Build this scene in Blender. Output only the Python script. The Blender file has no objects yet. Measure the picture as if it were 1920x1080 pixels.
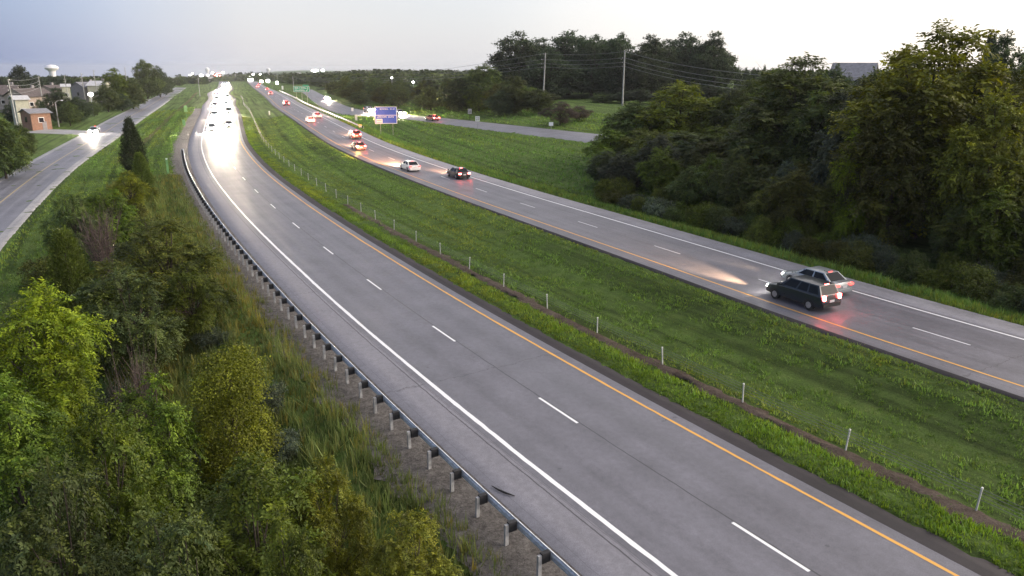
import bpy, math, random
import numpy as np
from mathutils import Vector, Matrix
C = bpy.context.scene.collection
R = math.radians
rnd = random.Random(7)
nrg = np.random.default_rng(11)

# ------------------------------------------------------------------ camera, sky, sun, exposure
CAM_H, FPX, PITCH, ROLL = 15.23, 1409.77, 0.282847, 0.0045858
cd = bpy.data.cameras.new('camera'); cam = bpy.data.objects.new('camera', cd); C.objects.link(cam)
cd.sensor_width = 36.0; cd.lens = 36.0 * FPX / 1920.0; cd.clip_start = 0.5; cd.clip_end = 20000
cam.matrix_world = Matrix.Translation((0, 0, CAM_H)) @ Matrix.Rotation(math.pi / 2 - PITCH, 4, 'X') @ Matrix.Rotation(ROLL, 4, 'Z')
bpy.context.scene.camera = cam
SUN_EL, SUN_AZ = R(12.0), R(80.0)          # azimuth measured clockwise from the view direction (+Y)
w = bpy.data.worlds.new('World'); bpy.context.scene.world = w; w.use_nodes = True
nt = w.node_tree; nt.nodes.clear()
sky = nt.nodes.new('ShaderNodeTexSky'); sky.sky_type = 'NISHITA'; sky.sun_disc = False
sky.sun_elevation = SUN_EL; sky.sun_rotation = SUN_AZ; sky.air_density = 1.0; sky.dust_density = 2.2; sky.ozone_density = 2.5
# a thin even cloud veil, brightest round the afterglow and paling to blue away from it
sd = Vector((math.sin(SUN_AZ) * math.cos(SUN_EL), math.cos(SUN_AZ) * math.cos(SUN_EL), math.sin(SUN_EL)))
tcw = nt.nodes.new('ShaderNodeTexCoord'); vd = nt.nodes.new('ShaderNodeVectorMath'); vd.operation = 'DOT_PRODUCT'; vd.inputs[1].default_value = sd
ma = nt.nodes.new('ShaderNodeMath'); ma.operation = 'MULTIPLY_ADD'; ma.inputs[1].default_value = 0.5; ma.inputs[2].default_value = 0.5
cr_ = nt.nodes.new('ShaderNodeValToRGB'); cr_.color_ramp.interpolation = 'CARDINAL'; ce = cr_.color_ramp.elements
while len(ce) < 6: ce.new(0.5)
VEIL = [(0.0, (0.055, 0.070, 0.130)), (0.295, (0.080, 0.100, 0.172)), (0.365, (0.168, 0.182, 0.236)), (0.43, (0.242, 0.238, 0.252)), (0.62, (0.295, 0.287, 0.290)), (1.0, (0.60, 0.53, 0.47))]
for e_, (p_, c_) in zip(ce, VEIL): e_.position = p_; e_.color = (*c_, 1)
vm = nt.nodes.new('ShaderNodeVectorMath'); vm.operation = 'SCALE'; vm.inputs['Scale'].default_value = 5.2
mx = nt.nodes.new('ShaderNodeMix'); mx.data_type = 'RGBA'; mx.blend_type = 'MIX'; mx.inputs['Factor'].default_value = 0.9
bg = nt.nodes.new('ShaderNodeBackground'); bg.inputs['Strength'].default_value = 0.10
wo = nt.nodes.new('ShaderNodeOutputWorld')
nt.links.new(tcw.outputs['Generated'], vd.inputs[0]); nt.links.new(vd.outputs['Value'], ma.inputs[0]); nt.links.new(ma.outputs[0], cr_.inputs[0])
nt.links.new(cr_.outputs[0], vm.inputs[0]); nt.links.new(sky.outputs[0], mx.inputs['A']); nt.links.new(vm.outputs[0], mx.inputs['B'])
nt.links.new(mx.outputs['Result'], bg.inputs['Color']); nt.links.new(bg.outputs[0], wo.inputs[0])
sl = bpy.data.lights.new('sun', 'SUN'); sl.energy = 0.9; sl.angle = R(60); sl.color = (1.0, 0.88, 0.74)
so = bpy.data.objects.new('sun', sl); C.objects.link(so)
so.rotation_euler = sd.to_track_quat('Z', 'Y').to_euler(); so.location = (60, 0, 80)
vs = bpy.context.scene.view_settings
vs.view_transform = 'Standard'; vs.look = 'None'; vs.gamma = 1.0; vs.use_curve_mapping = False; vs.exposure = 2.6
cy = bpy.context.scene.cycles
cy.max_bounces = 5; cy.diffuse_bounces = 2; cy.glossy_bounces = 2; cy.transmission_bounces = 3; cy.transparent_max_bounces = 4
cy.sample_clamp_indirect = 4.0

# ------------------------------------------------------------------ helpers: objects and meshes
def tag(o, label=None, cat=None, group=None, kind=None):
    if label: o['label'] = label
    if cat: o['category'] = cat
    if group: o['group'] = group
    if kind: o['kind'] = kind
    return o

def link(o, parent=None):
    C.objects.link(o)
    if parent is not None: o.parent = parent
    return o

def empty(name, loc, rz=0.0):
    o = bpy.data.objects.new(name, None); o.location = loc; o.rotation_euler = (0, 0, rz); o.empty_display_size = 0.3
    return link(o)

def mesh_np(name, v, f, mats, smooth=False, mi=None, col=None, uv=None):
    v = np.asarray(v, np.float32); f = np.asarray(f, np.int32); n, k = f.shape
    me = bpy.data.meshes.new(name)
    me.vertices.add(len(v)); me.vertices.foreach_set('co', v.ravel())
    me.loops.add(n * k); me.loops.foreach_set('vertex_index', f.ravel())
    me.polygons.add(n); me.polygons.foreach_set('loop_start', np.arange(n, dtype=np.int32) * k)
    if smooth: me.polygons.foreach_set('use_smooth', np.ones(n, bool))
    for m in (mats if isinstance(mats, (list, tuple)) else [mats]): me.materials.append(m)
    if mi is not None: me.polygons.foreach_set('material_index', np.asarray(mi, np.int32))
    if col is not None:
        a = me.color_attributes.new('tint', 'FLOAT_COLOR', 'POINT')
        c4 = np.ones((len(v), 4), np.float32); c4[:, :3] = col; a.data.foreach_set('color', c4.ravel())
    if uv is not None:
        l = me.uv_layers.new(name='UVMap'); l.data.foreach_set('uv', np.asarray(uv, np.float32)[f.ravel()].ravel())
    me.update(calc_edges=True)
    return me

class MB:
    """collects polygons of one part"""
    def __init__(s): s.v = []; s.f = []; s.m = []
    def add(s, vs_, fs_, mi=0):
        o = len(s.v); s.v += [tuple(p) for p in vs_]
        for f in fs_: s.f.append([o + i for i in f]); s.m.append(mi)
        return s
    def box(s, c, d, mi=0, rz=0.0, top=1.0):
        x, y, z = d[0] / 2, d[1] / 2, d[2] / 2; cr, sr = math.cos(rz), math.sin(rz); vs_ = []
        for (a, b, e) in ((-1, -1, -1), (1, -1, -1), (1, 1, -1), (-1, 1, -1), (-1, -1, 1), (1, -1, 1), (1, 1, 1), (-1, 1, 1)):
            k = top if e > 0 else 1.0
            px, py = a * x * k, b * y * k
            vs_.append((c[0] + px * cr - py * sr, c[1] + px * sr + py * cr, c[2] + e * z))
        return s.add(vs_, [(0, 3, 2, 1), (4, 5, 6, 7), (0, 1, 5, 4), (1, 2, 6, 5), (2, 3, 7, 6), (3, 0, 4, 7)], mi)
    def tube(s, pts, rad, n=6, mi=0, cap=True):
        pts = [Vector(p) for p in pts]; rad = rad if isinstance(rad, (list, tuple)) else [rad] * len(pts)
        vs_ = []; fs_ = []
        for i, p in enumerate(pts):
            d = (pts[min(i + 1, len(pts) - 1)] - pts[max(i - 1, 0)]).normalized()
            a = d.cross(Vector((0.31, 0.95, 0.05)) if abs(d.z) > 0.9 else Vector((0, 0, 1))).normalized(); b = d.cross(a)
            for k in range(n):
                t = 2 * math.pi * k / n; vs_.append(p + (a * math.cos(t) + b * math.sin(t)) * rad[i])
        for i in range(len(pts) - 1):
            for k in range(n):
                fs_.append((i * n + k, i * n + (k + 1) % n, (i + 1) * n + (k + 1) % n, (i + 1) * n + k))
        if cap: fs_.append(tuple(range(n))[::-1]); fs_.append(tuple((len(pts) - 1) * n + k for k in range(n)))
        return s.add(vs_, fs_, mi)
    def quad(s, a, b, c, d, mi=0): return s.add([a, b, c, d], [(0, 1, 2, 3)], mi)
    def slab(s, q, t, mi=0):
        """a thin solid panel: four corners pushed t along their normal"""
        q = [Vector(p) for p in q]; n = (q[1] - q[0]).cross(q[3] - q[0]).normalized() * t
        return s.add(q + [p + n for p in q], [(3, 2, 1, 0), (4, 5, 6, 7), (0, 1, 5, 4), (1, 2, 6, 5), (2, 3, 7, 6), (3, 0, 4, 7)], mi)
    def lathe(s, prof, n=20, mi=0, o=(0, 0, 0)):
        vs_ = []; fs_ = []
        for (r, z) in prof:
            for k in range(n):
                t = 2 * math.pi * k / n; vs_.append((o[0] + r * math.cos(t), o[1] + r * math.sin(t), o[2] + z))
        for i in range(len(prof) - 1):
            for k in range(n): fs_.append((i * n + k, i * n + (k + 1) % n, (i + 1) * n + (k + 1) % n, (i + 1) * n + k))
        return s.add(vs_, fs_, mi)
    def mesh(s, name, mats, smooth=False):
        me = bpy.data.meshes.new(name); me.from_pydata([tuple(p) for p in s.v], [], s.f)
        for m in (mats if isinstance(mats, (list, tuple)) else [mats]): me.materials.append(m)
        me.polygons.foreach_set('material_index', s.m)
        if smooth:
            me.polygons.foreach_set('use_smooth', [True] * len(me.polygons)); me.set_sharp_from_angle(angle=R(38))
        me.update(); return me
    def obj(s, name, mats, parent=None, smooth=False):
        return link(bpy.data.objects.new(name, s.mesh(name, mats, smooth)), parent)

def copy_tree(o, parent=None):
    c = o.copy(); C.objects.link(c); c.parent = parent
    for ch in o.children: copy_tree(ch, c)
    return c

# ------------------------------------------------------------------ materials
def nodes_of(name):
    m = bpy.data.materials.new(name); m.use_nodes = True; t = m.node_tree
    return m, t, t.nodes['Principled BSDF']
def N(t, typ, **kw):
    n = t.nodes.new(typ)
    for k, v in kw.items():
        if k in n.inputs: n.inputs[k].default_value = v
        else: setattr(n, k, v)
    return n
def L(t, a, b): t.links.new(a, b)
def ramp(t, stops, fac=None):
    r = t.nodes.new('ShaderNodeValToRGB'); e = r.color_ramp.elements
    while len(e) < len(stops): e.new(0.5)
    for i, (p, c) in enumerate(stops): e[i].position = p; e[i].color = (c if len(c) == 4 else (*c, 1)) if not isinstance(c, (int, float)) else (c, c, c, 1)
    if fac is not None: L(t, fac, r.inputs[0])
    return r
def mixc(t, f, a, b, blend='MIX'):
    n = t.nodes.new('ShaderNodeMix'); n.data_type = 'RGBA'; n.blend_type = blend
    for k, v in (('Factor', f), ('A', a), ('B', b)):
        if hasattr(v, 'links') or hasattr(v, 'is_linked'): L(t, v, n.inputs[k])
        else: n.inputs[k].default_value = v if k == 'Factor' else ((*v, 1) if len(v) == 3 else v)
    return n.outputs['Result']
def math_(t, op, a, b=0.0, c=None):
    n = t.nodes.new('ShaderNodeMath'); n.operation = op
    for i, v in enumerate((a, b, c)):
        if v is None: continue
        if isinstance(v, (int, float)): n.inputs[i].default_value = v
        else: L(t, v, n.inputs[i])
    return n.outputs[0]

def plain(name, col, rough=0.7, metal=0.0, var=0.18, scale=3.0, bump=0.0, spec=0.4):
    m, t, p = nodes_of(name)
    g = N(t, 'ShaderNodeNewGeometry'); no = N(t, 'ShaderNodeTexNoise', Scale=scale, Detail=5.0); L(t, g.outputs['Position'], no.inputs['Vector'])
    a = tuple(max(0, c * (1 - var)) for c in col); b = tuple(min(1, c * (1 + var)) for c in col)
    r = ramp(t, [(0.3, a), (0.7, b)], no.outputs['Fac']); L(t, r.outputs[0], p.inputs['Base Color'])
    p.inputs['Roughness'].default_value = rough; p.inputs['Metallic'].default_value = metal
    p.inputs['Specular IOR Level'].default_value = spec
    if bump:
        b_ = N(t, 'ShaderNodeBump', Strength=bump, Distance=0.05); L(t, no.outputs['Fac'], b_.inputs['Height']); L(t, b_.outputs[0], p.inputs['Normal'])
    return m
def emis(name, col, st, base=(0.6, 0.6, 0.6)):
    m, t, p = nodes_of(name); p.inputs['Base Color'].default_value = (*base, 1)
    p.inputs['Emission Color'].default_value = (*col, 1); p.inputs['Emission Strength'].default_value = st; p.inputs['Roughness'].default_value = 0.25
    return m
def paint(name, col, rough=0.32, metal=0.25):
    m, t, p = nodes_of(name)
    tc = N(t, 'ShaderNodeTexCoord'); no = N(t, 'ShaderNodeTexNoise', Scale=2.2, Detail=6.0); L(t, tc.outputs['Object'], no.inputs['Vector'])
    r = ramp(t, [(0.35, tuple(c * 0.86 for c in col)), (0.7, col)], no.outputs['Fac']); L(t, r.outputs[0], p.inputs['Base Color'])
    rr = ramp(t, [(0.3, rough * 0.8), (0.75, min(1, rough * 1.6))], no.outputs['Fac']); L(t, rr.outputs[0], p.inputs['Roughness'])
    p.inputs['Metallic'].default_value = metal; p.inputs['Coat Weight'].default_value = 0.6; p.inputs['Coat Roughness'].default_value = 0.1
    return m

def leafmat(name, col, back=None, vari=0.35):
    """col scales the per-leaf tint; part of the light passes through"""
    m, t, p = nodes_of(name)
    at_ = N(t, 'ShaderNodeAttribute', attribute_name='tint'); oi = N(t, 'ShaderNodeObjectInfo')
    c1 = mixc(t, 1.0, at_.outputs['Color'], col, 'MULTIPLY')
    hv = N(t, 'ShaderNodeHueSaturation'); L(t, c1, hv.inputs['Color'])
    L(t, math_(t, 'MULTIPLY_ADD', oi.outputs['Random'], 0.035, 0.482), hv.inputs['Hue'])
    L(t, math_(t, 'MULTIPLY_ADD', oi.outputs['Random'], vari * 2, 1.0 - vari), hv.inputs['Value'])
    p.inputs['Roughness'].default_value = 0.6; p.inputs['Specular IOR Level'].default_value = 0.25
    L(t, hv.outputs[0], p.inputs['Base Color'])
    tr = N(t, 'ShaderNodeBsdfTranslucent'); sat = N(t, 'ShaderNodeHueSaturation', Saturation=1.15, Value=1.25); L(t, hv.outputs[0], sat.inputs['Color']); L(t, sat.outputs[0], tr.inputs['Color'])
    ms = N(t, 'ShaderNodeMixShader'); ms.inputs[0].default_value = 0.3
    L(t, p.outputs[0], ms.inputs[1]); L(t, tr.outputs[0], ms.inputs[2]); L(t, ms.outputs[0], t.nodes['Material Output'].inputs[0])
    return m

def asphalt(name, col, rough=0.55, joints=(), wheel=(), streak=0.2, trans=True):
    """pavement; UV = (metres along, metres across)"""
    m, t, p = nodes_of(name)
    uv = N(t, 'ShaderNodeUVMap'); sx = N(t, 'ShaderNodeSeparateXYZ'); L(t, uv.outputs[0], sx.inputs[0])
    s_, v_ = sx.outputs[0], sx.outputs[1]
    fine = N(t, 'ShaderNodeTexNoise', Scale=26.0, Detail=6.0, Roughness=0.75); L(t, uv.outputs[0], fine.inputs['Vector'])
    mid = N(t, 'ShaderNodeTexNoise', Scale=3.2, Detail=7.0, Roughness=0.78); L(t, uv.outputs[0], mid.inputs['Vector'])
    big = N(t, 'ShaderNodeTexNoise', Scale=0.35, Detail=4.0); L(t, uv.outputs[0], big.inputs['Vector'])
    mp = N(t, 'ShaderNodeMapping'); mp.inputs['Scale'].default_value = (0.035, 1.6, 1); L(t, uv.outputs[0], mp.inputs[0])
    st = N(t, 'ShaderNodeTexNoise', Scale=1.0, Detail=5.0); L(t, mp.outputs[0], st.inputs['Vector'])
    c = ramp(t, [(0.3, tuple(x * 0.62 for x in col)), (0.5, col), (0.72, tuple(min(1, x * 1.35) for x in col))], fine.outputs['Fac']).outputs[0]
    c = mixc(t, 1.0, c, ramp(t, [(0.3, 1 - streak), (0.7, 1 + streak * 0.6)], big.outputs['Fac']).outputs[0], 'MULTIPLY')
    c = mixc(t, 1.0, c, ramp(t, [(0.3, 1 - streak), (0.7, 1 + streak * 0.6)], st.outputs['Fac']).outputs[0], 'MULTIPLY')
    c = mixc(t, 1.0, c, ramp(t, [(0.28, 0.74), (0.5, 1.0), (0.72, 1.24)], mid.outputs['Fac']).outputs[0], 'MULTIPLY')
    for (o, wdt, k) in wheel:                                       # polished or oily bands in the lanes
        d = math_(t, 'ABSOLUTE', math_(t, 'SUBTRACT', v_, o)); d = math_(t, 'SUBTRACT', 1.0, math_(t, 'MINIMUM', math_(t, 'DIVIDE', d, wdt), 1.0))
        d = math_(t, 'MULTIPLY', d, abs(k)); c = mixc(t, d, c, tuple(x * (0.45 if k > 0 else 1.6) for x in col))
    wob = N(t, 'ShaderNodeTexNoise', Scale=0.9, Detail=8.0, Roughness=0.7); L(t, uv.outputs[0], wob.inputs['Vector'])
    for (o, wdt, k) in joints:                                      # longitudinal joints, slightly wandering
        vv = math_(t, 'ADD', v_, math_(t, 'MULTIPLY', math_(t, 'SUBTRACT', wob.outputs['Fac'], 0.5), 0.16))
        d = math_(t, 'ABSOLUTE', math_(t, 'SUBTRACT', vv, o)); q = math_(t, 'LESS_THAN', d, wdt)
        c = mixc(t, math_(t, 'MULTIPLY', q, k), c, tuple(x * 0.25 for x in col))
    if trans:                                                       # transverse cracks, every few slabs
        sw = math_(t, 'ADD', s_, math_(t, 'MULTIPLY', wob.outputs['Fac'], 1.4))
        fr = math_(t, 'ABSOLUTE', math_(t, 'SUBTRACT', math_(t, 'FRACT', math_(t, 'DIVIDE', sw, 9.3)), 0.5)); q = math_(t, 'LESS_THAN', fr, 0.003)
        gate = N(t, 'ShaderNodeTexNoise', Scale=0.11, Detail=2.0); L(t, uv.outputs[0], gate.inputs['Vector'])
        q = math_(t, 'MULTIPLY', q, math_(t, 'GREATER_THAN', gate.outputs['Fac'], 0.52)); c = mixc(t, math_(t, 'MULTIPLY', q, 0.75), c, tuple(x * 0.35 for x in col))
    vo = N(t, 'ShaderNodeTexVoronoi', Scale=0.55); L(t, uv.outputs[0], vo.inputs['Vector'])       # oil spots
    spot = math_(t, 'LESS_THAN', math_(t, 'ADD', vo.outputs['Distance'], math_(t, 'MULTIPLY', fine.outputs['Fac'], 0.06)), 0.075)
    c = mixc(t, math_(t, 'MULTIPLY', spot, 0.5), c, tuple(x * 0.3 for x in col))
    L(t, c, p.inputs['Base Color'])
    rr = ramp(t, [(0.3, rough - 0.1), (0.7, rough + 0.12)], st.outputs['Fac']); L(t, rr.outputs[0], p.inputs['Roughness'])
    b = N(t, 'ShaderNodeBump', Strength=0.25, Distance=0.02); L(t, fine.outputs['Fac'], b.inputs['Height']); L(t, b.outputs[0], p.inputs['Normal'])
    return m

def worn_paint(name, col, wear=0.42):
    m, t, p = nodes_of(name)
    uv = N(t, 'ShaderNodeUVMap'); no = N(t, 'ShaderNodeTexNoise', Scale=9.0, Detail=8.0, Roughness=0.8); L(t, uv.outputs[0], no.inputs['Vector'])
    c = ramp(t, [(wear - 0.12, (0.22, 0.215, 0.22)), (wear, tuple(x * 0.9 for x in col)), (0.7, col)], no.outputs['Fac']); L(t, c.outputs[0], p.inputs['Base Color'])
    p.inputs['Roughness'].default_value = 0.55
    return m

def groundmat(name, cols, streak=True, s1=0.6, dirt=None):
    m, t, p = nodes_of(name)
    g = N(t, 'ShaderNodeNewGeometry'); uv = N(t, 'ShaderNodeUVMap')
    big = N(t, 'ShaderNodeTexNoise', Scale=0.05, Detail=5.0, Roughness=0.6); L(t, g.outputs['Position'], big.inputs['Vector'])
    mid = N(t, 'ShaderNodeTexNoise', Scale=s1, Detail=8.0, Roughness=0.72); L(t, g.outputs['Position'], mid.inputs['Vector'])
    fine = N(t, 'ShaderNodeTexNoise', Scale=9.0, Detail=6.0, Roughness=0.8); L(t, g.outputs['Position'], fine.inputs['Vector'])
    c = ramp(t, [(0.3, cols[0]), (0.52, cols[1]), (0.75, cols[2])], mid.outputs['Fac']).outputs[0]
    c = mixc(t, 1.0, c, ramp(t, [(0.3, 0.72), (0.7, 1.22)], big.outputs['Fac']).outputs[0], 'MULTIPLY')
    if streak:                                                      # mowing swaths run with the road
        mp = N(t, 'ShaderNodeMapping'); mp.inputs['Scale'].default_value = (0.018, 0.9, 1); L(t, uv.outputs[0], mp.inputs[0])
        st = N(t, 'ShaderNodeTexNoise', Scale=1.0, Detail=4.0); L(t, mp.outputs[0], st.inputs['Vector'])
        c = mixc(t, 1.0, c, ramp(t, [(0.36, 0.52), (0.5, 1.0), (0.68, 1.3)], st.outputs['Fac']).outputs[0], 'MULTIPLY')
    c = mixc(t, 1.0, c, ramp(t, [(0.3, 0.55), (0.7, 1.35)], fine.outputs['Fac']).outputs[0], 'MULTIPLY')
    L(t, c, p.inputs['Base Color']); p.inputs['Roughness'].default_value = 0.9; p.inputs['Specular IOR Level'].default_value = 0.1
    b = N(t, 'ShaderNodeBump', Strength=0.9, Distance=0.25)
    hsum = math_(t, 'ADD', fine.outputs['Fac'], math_(t, 'MULTIPLY', mid.outputs['Fac'], 1.5)); L(t, hsum, b.inputs['Height']); L(t, b.outputs[0], p.inputs['Normal'])
    return m

M = dict(
    grass=groundmat('grass_ground', [(0.056, 0.094, 0.020), (0.095, 0.154, 0.035), (0.140, 0.188, 0.050)]),
    field=groundmat('field_ground', [(0.09, 0.08, 0.035), (0.13, 0.115, 0.05), (0.16, 0.14, 0.07)], streak=False),
    gravel=groundmat('gravel', [(0.10, 0.09, 0.085), (0.20, 0.185, 0.175), (0.32, 0.30, 0.285)], streak=False, s1=3.0),
    earth=groundmat('bare_earth', [(0.07, 0.052, 0.042), (0.13, 0.100, 0.084), (0.19, 0.155, 0.135)], streak=False, s1=1.4),
    lane=asphalt('lane_asphalt', (0.138, 0.136, 0.160), 0.50, joints=((0.10, 0.028, 0.9), (-4.02, 0.02, 0.4)), wheel=((-2.7, 0.7, -0.16), (-0.95, 0.7, -0.16), (0.95, 0.7, -0.13), (2.7, 0.7, -0.13), (-1.83, 0.5, 0.12), (1.83, 0.5, 0.08))),
    shoulder=asphalt('shoulder_concrete', (0.205, 0.200, 0.228), 0.62, joints=((-4.26, 0.03, 0.9), (-4.08, 0.02, 0.5), (-5.6, 0.012, 0.35)), streak=0.10),
    farlane=asphalt('far_asphalt', (0.142, 0.138, 0.160), 0.50, joints=((0.0, 0.02, 0.5), (-4.1, 0.02, 0.4)), wheel=((-2.6, 0.7, -0.15), (-0.9, 0.7, -0.15), (0.9, 0.7, -0.13), (2.6, 0.7, -0.13))),
    farshoulder=asphalt('far_shoulder', (0.245, 0.240, 0.270), 0.65, joints=((3.85, 0.03, 0.6),)),
    tar=asphalt('tar_edge', (0.024, 0.019, 0.023), 0.8, trans=False, streak=0.4),
    road2=asphalt('frontage_asphalt', (0.160, 0.160, 0.186), 0.55, joints=((0.0, 0.02, 0.3),), wheel=((-2.4, 0.6, -0.2), (-1.0, 0.6, -0.2), (1.0, 0.6, -0.2), (2.4, 0.6, -0.2))),
    conc=asphalt('pale_concrete', (0.31, 0.305, 0.315), 0.7, trans=False),
    white=worn_paint('white_road_paint', (0.86, 0.86, 0.87), 0.33), yellow=worn_paint('yellow_road_paint', (0.78, 0.40, 0.07), 0.36),
    wornwhite=worn_paint('worn_white_paint', (0.75, 0.75, 0.78), 0.40), faintyellow=worn_paint('faint_yellow_paint', (0.42, 0.33, 0.18), 0.5),
    galv=plain('galvanised_steel', (0.60, 0.62, 0.66), 0.45, 0.45, 0.25, 6.0), galvpost=plain('post_steel', (0.40, 0.40, 0.41), 0.6, 0.3, 0.3, 5.0),
    block=plain('dark_block', (0.022, 0.022, 0.025), 0.7, 0, 0.4, 8.0), wood=plain('pole_wood', (0.21, 0.185, 0.16), 0.85, 0, 0.25, 4.0, 0.3), greypole=plain('grey_pole', (0.33, 0.33, 0.32), 0.7, 0, 0.2, 2.0),
    bark=plain('bark', (0.062, 0.050, 0.040), 0.95, 0, 0.4, 5.0, 0.6), bark2=plain('pale_bark', (0.12, 0.10, 0.085), 0.95, 0, 0.4, 4.0, 0.6), twig=plain('dead_twig', (0.105, 0.078, 0.070), 0.95, 0, 0.35, 6.0),
    glass=plain('dark_glass', (0.012, 0.014, 0.018), 0.10, 0, 0.1, 1.0, 0, 0.12), rubber=plain('rubber', (0.018, 0.018, 0.019), 0.85, 0, 0.3, 8.0), rim=plain('wheel_rim', (0.42, 0.42, 0.44), 0.35, 0.8, 0.15, 9.0),
    plastic=plain('black_plastic', (0.02, 0.02, 0.022), 0.6, 0, 0.2, 5.0), plate=plain('plate_white', (0.6, 0.6, 0.62), 0.5, 0, 0.1),
    strand=plain('cable_strand', (0.16, 0.165, 0.17), 0.5, 0.5, 0.2, 4.0), cablepost=plain('cable_post', (0.50, 0.50, 0.48), 0.6, 0.1, 0.15, 4.0), wire=plain('wire', (0.20, 0.20, 0.20), 0.6, 0.4, 0.1), signgreen=plain('sign_green', (0.03, 0.38, 0.19), 0.45, 0, 0.12, 1.0), signblue=plain('sign_blue', (0.03, 0.10, 0.55), 0.45, 0, 0.12, 1.0),
    signwhite=plain('sign_white', (0.78, 0.80, 0.80), 0.45, 0, 0.05, 1.0), signgrey=plain('sign_back', (0.38, 0.38, 0.38), 0.55, 0.4, 0.15, 1.0), signpost=plain('sign_post', (0.27, 0.30, 0.20), 0.7, 0, 0.2, 3.0),
    greenpost=plain('delineator_green', (0.16, 0.34, 0.13), 0.6, 0, 0.15, 3.0), paleplastic=plain('pale_plastic', (0.70, 0.70, 0.66), 0.6, 0, 0.1, 3.0), amber=plain('amber_reflector', (0.75, 0.55, 0.16), 0.4, 0, 0.1, 3.0),
    roofbrown=plain('roof_shingle', (0.115, 0.095, 0.092), 0.9, 0, 0.3, 2.0), roofgrey=plain('roof_grey', (0.22, 0.22, 0.24), 0.85, 0, 0.25, 2.0), roofpale=plain('roof_pale', (0.50, 0.50, 0.52), 0.7, 0, 0.15, 2.0),
    sidingtan=plain('siding_tan', (0.36, 0.29, 0.25), 0.85, 0, 0.12, 2.0), sidingcream=plain('siding_cream', (0.48, 0.47, 0.38), 0.85, 0, 0.12, 2.0), sidingorange=plain('siding_orange', (0.27, 0.15, 0.10), 0.85, 0, 0.15, 2.0), sidinggrey=plain('siding_grey', (0.25, 0.235, 0.24), 0.85, 0, 0.15, 2.0),
    tank=plain('tank_white', (0.72, 0.71, 0.74), 0.6, 0, 0.06, 0.2), bldg=plain('pale_building', (0.55, 0.54, 0.53), 0.8, 0, 0.1, 0.2), trim=plain('trim_white', (0.7, 0.7, 0.7), 0.7, 0, 0.08),
    headlamp_ramp=emis('headlamp_ramp', (1.0, 0.80, 0.56), 3000.0), headlamp=emis('headlamp_lens', (1.0, 0.93, 0.80), 60.0), headlamp_far=emis('headlamp_oncoming', (1.0, 0.90, 0.74), 1300.0), tail=emis('tail_lamp', (1.0, 0.035, 0.03), 16.0, (0.5, 0.02, 0.02)), brake=emis('brake_lamp', (1.0, 0.07, 0.06), 12.0, (0.5, 0.02, 0.02)),
    dimtail=emis('tail_lamp_dim', (1.0, 0.05, 0.04), 1.2, (0.5, 0.02, 0.02)), blinker=emis('turn_lamp', (1.0, 0.55, 0.12), 60.0, (0.7, 0.4, 0.1)), lampwhite=emis('lamp_white', (1.0, 0.97, 0.92), 6.0), lampred=emis('lamp_red', (1.0, 0.12, 0.10), 6.0),
    rubble=plain('tyre_scrap', (0.015, 0.015, 0.016), 0.9, 0, 0.2))
LEAF = dict(
    mid=leafmat('leaf_mid', (0.086, 0.118, 0.015)), dark=leafmat('leaf_dark', (0.078, 0.104, 0.030)), deep=leafmat('leaf_deep', (0.050, 0.070, 0.032)),
    lime=leafmat('leaf_lime', (0.165, 0.210, 0.014), vari=0.15), yg=leafmat('leaf_wood_yellowgreen', (0.165, 0.195, 0.026), vari=0.2), yellow=leafmat('leaf_yellowgreen', (0.150, 0.175, 0.020), vari=0.2), olive=leafmat('leaf_olive', (0.085, 0.098, 0.018)),
    blue=leafmat('leaf_bluegreen', (0.075, 0.095, 0.060)), cedar=leafmat('leaf_cedar', (0.040, 0.060, 0.024)), cedarlight=leafmat('leaf_cedar_light', (0.085, 0.115, 0.020)),
    grass=leafmat('grass_blade', (0.146, 0.228, 0.048), vari=0.0), verge=leafmat('verge_blade', (0.195, 0.245, 0.030), vari=0.0), weed=leafmat('weed_blade', (0.145, 0.155, 0.046), vari=0.15), vine=leafmat('leaf_vine', (0.130, 0.165, 0.016), vari=0.0), redbud=leafmat('leaf_purplish', (0.085, 0.062, 0.055), vari=0.1))

# ------------------------------------------------------------------ the lie of the land
KN = np.array([-30.0, 0.0, 15.0, 30.0, 45.0, 60.0, 75.0, 90.0, 110.0, 130.0, 150.0, 175.0, 200.0, 240.0, 280.0, 340.0, 420.0, 520.0, 640.0, 800.0, 1000.0])
NEARX = np.array([40.49, 21.8, 12.46, 3.03, -5.88, -14.27, -22.35, -30.06, -39.83, -48.92, -57.32, -66.69, -75.82, -90.44, -105.85, -127.2, -158.63, -192.58, -236.04, -295.46, -369.37])
FARX = np.array([66.68, 48.9, 40.02, 31.13, 22.27, 14.22, 6.19, -1.8, -11.91, -21.94, -31.27, -41.61, -51.6, -67.03, -81.83, -102.91, -131.39, -167.05, -209.89, -267.02, -338.43])
def S(a, b, v):
    u = np.clip((np.asarray(v, float) - a) / (b - a), 0, 1); return u * u * (3 - 2 * u)
def catmull(kn, val, y):
    m = np.gradient(val, kn); m[1:-1] = (val[2:] - val[:-2]) / (kn[2:] - kn[:-2])
    i = np.clip(np.searchsorted(kn, y) - 1, 0, len(kn) - 2); hh = kn[i + 1] - kn[i]; u = (y - kn[i]) / hh
    return (2*u**3-3*u**2+1)*val[i] + (u**3-2*u**2+u)*hh*m[i] + (-2*u**3+3*u**2)*val[i+1] + (u**3-u**2)*hh*m[i+1]
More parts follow.
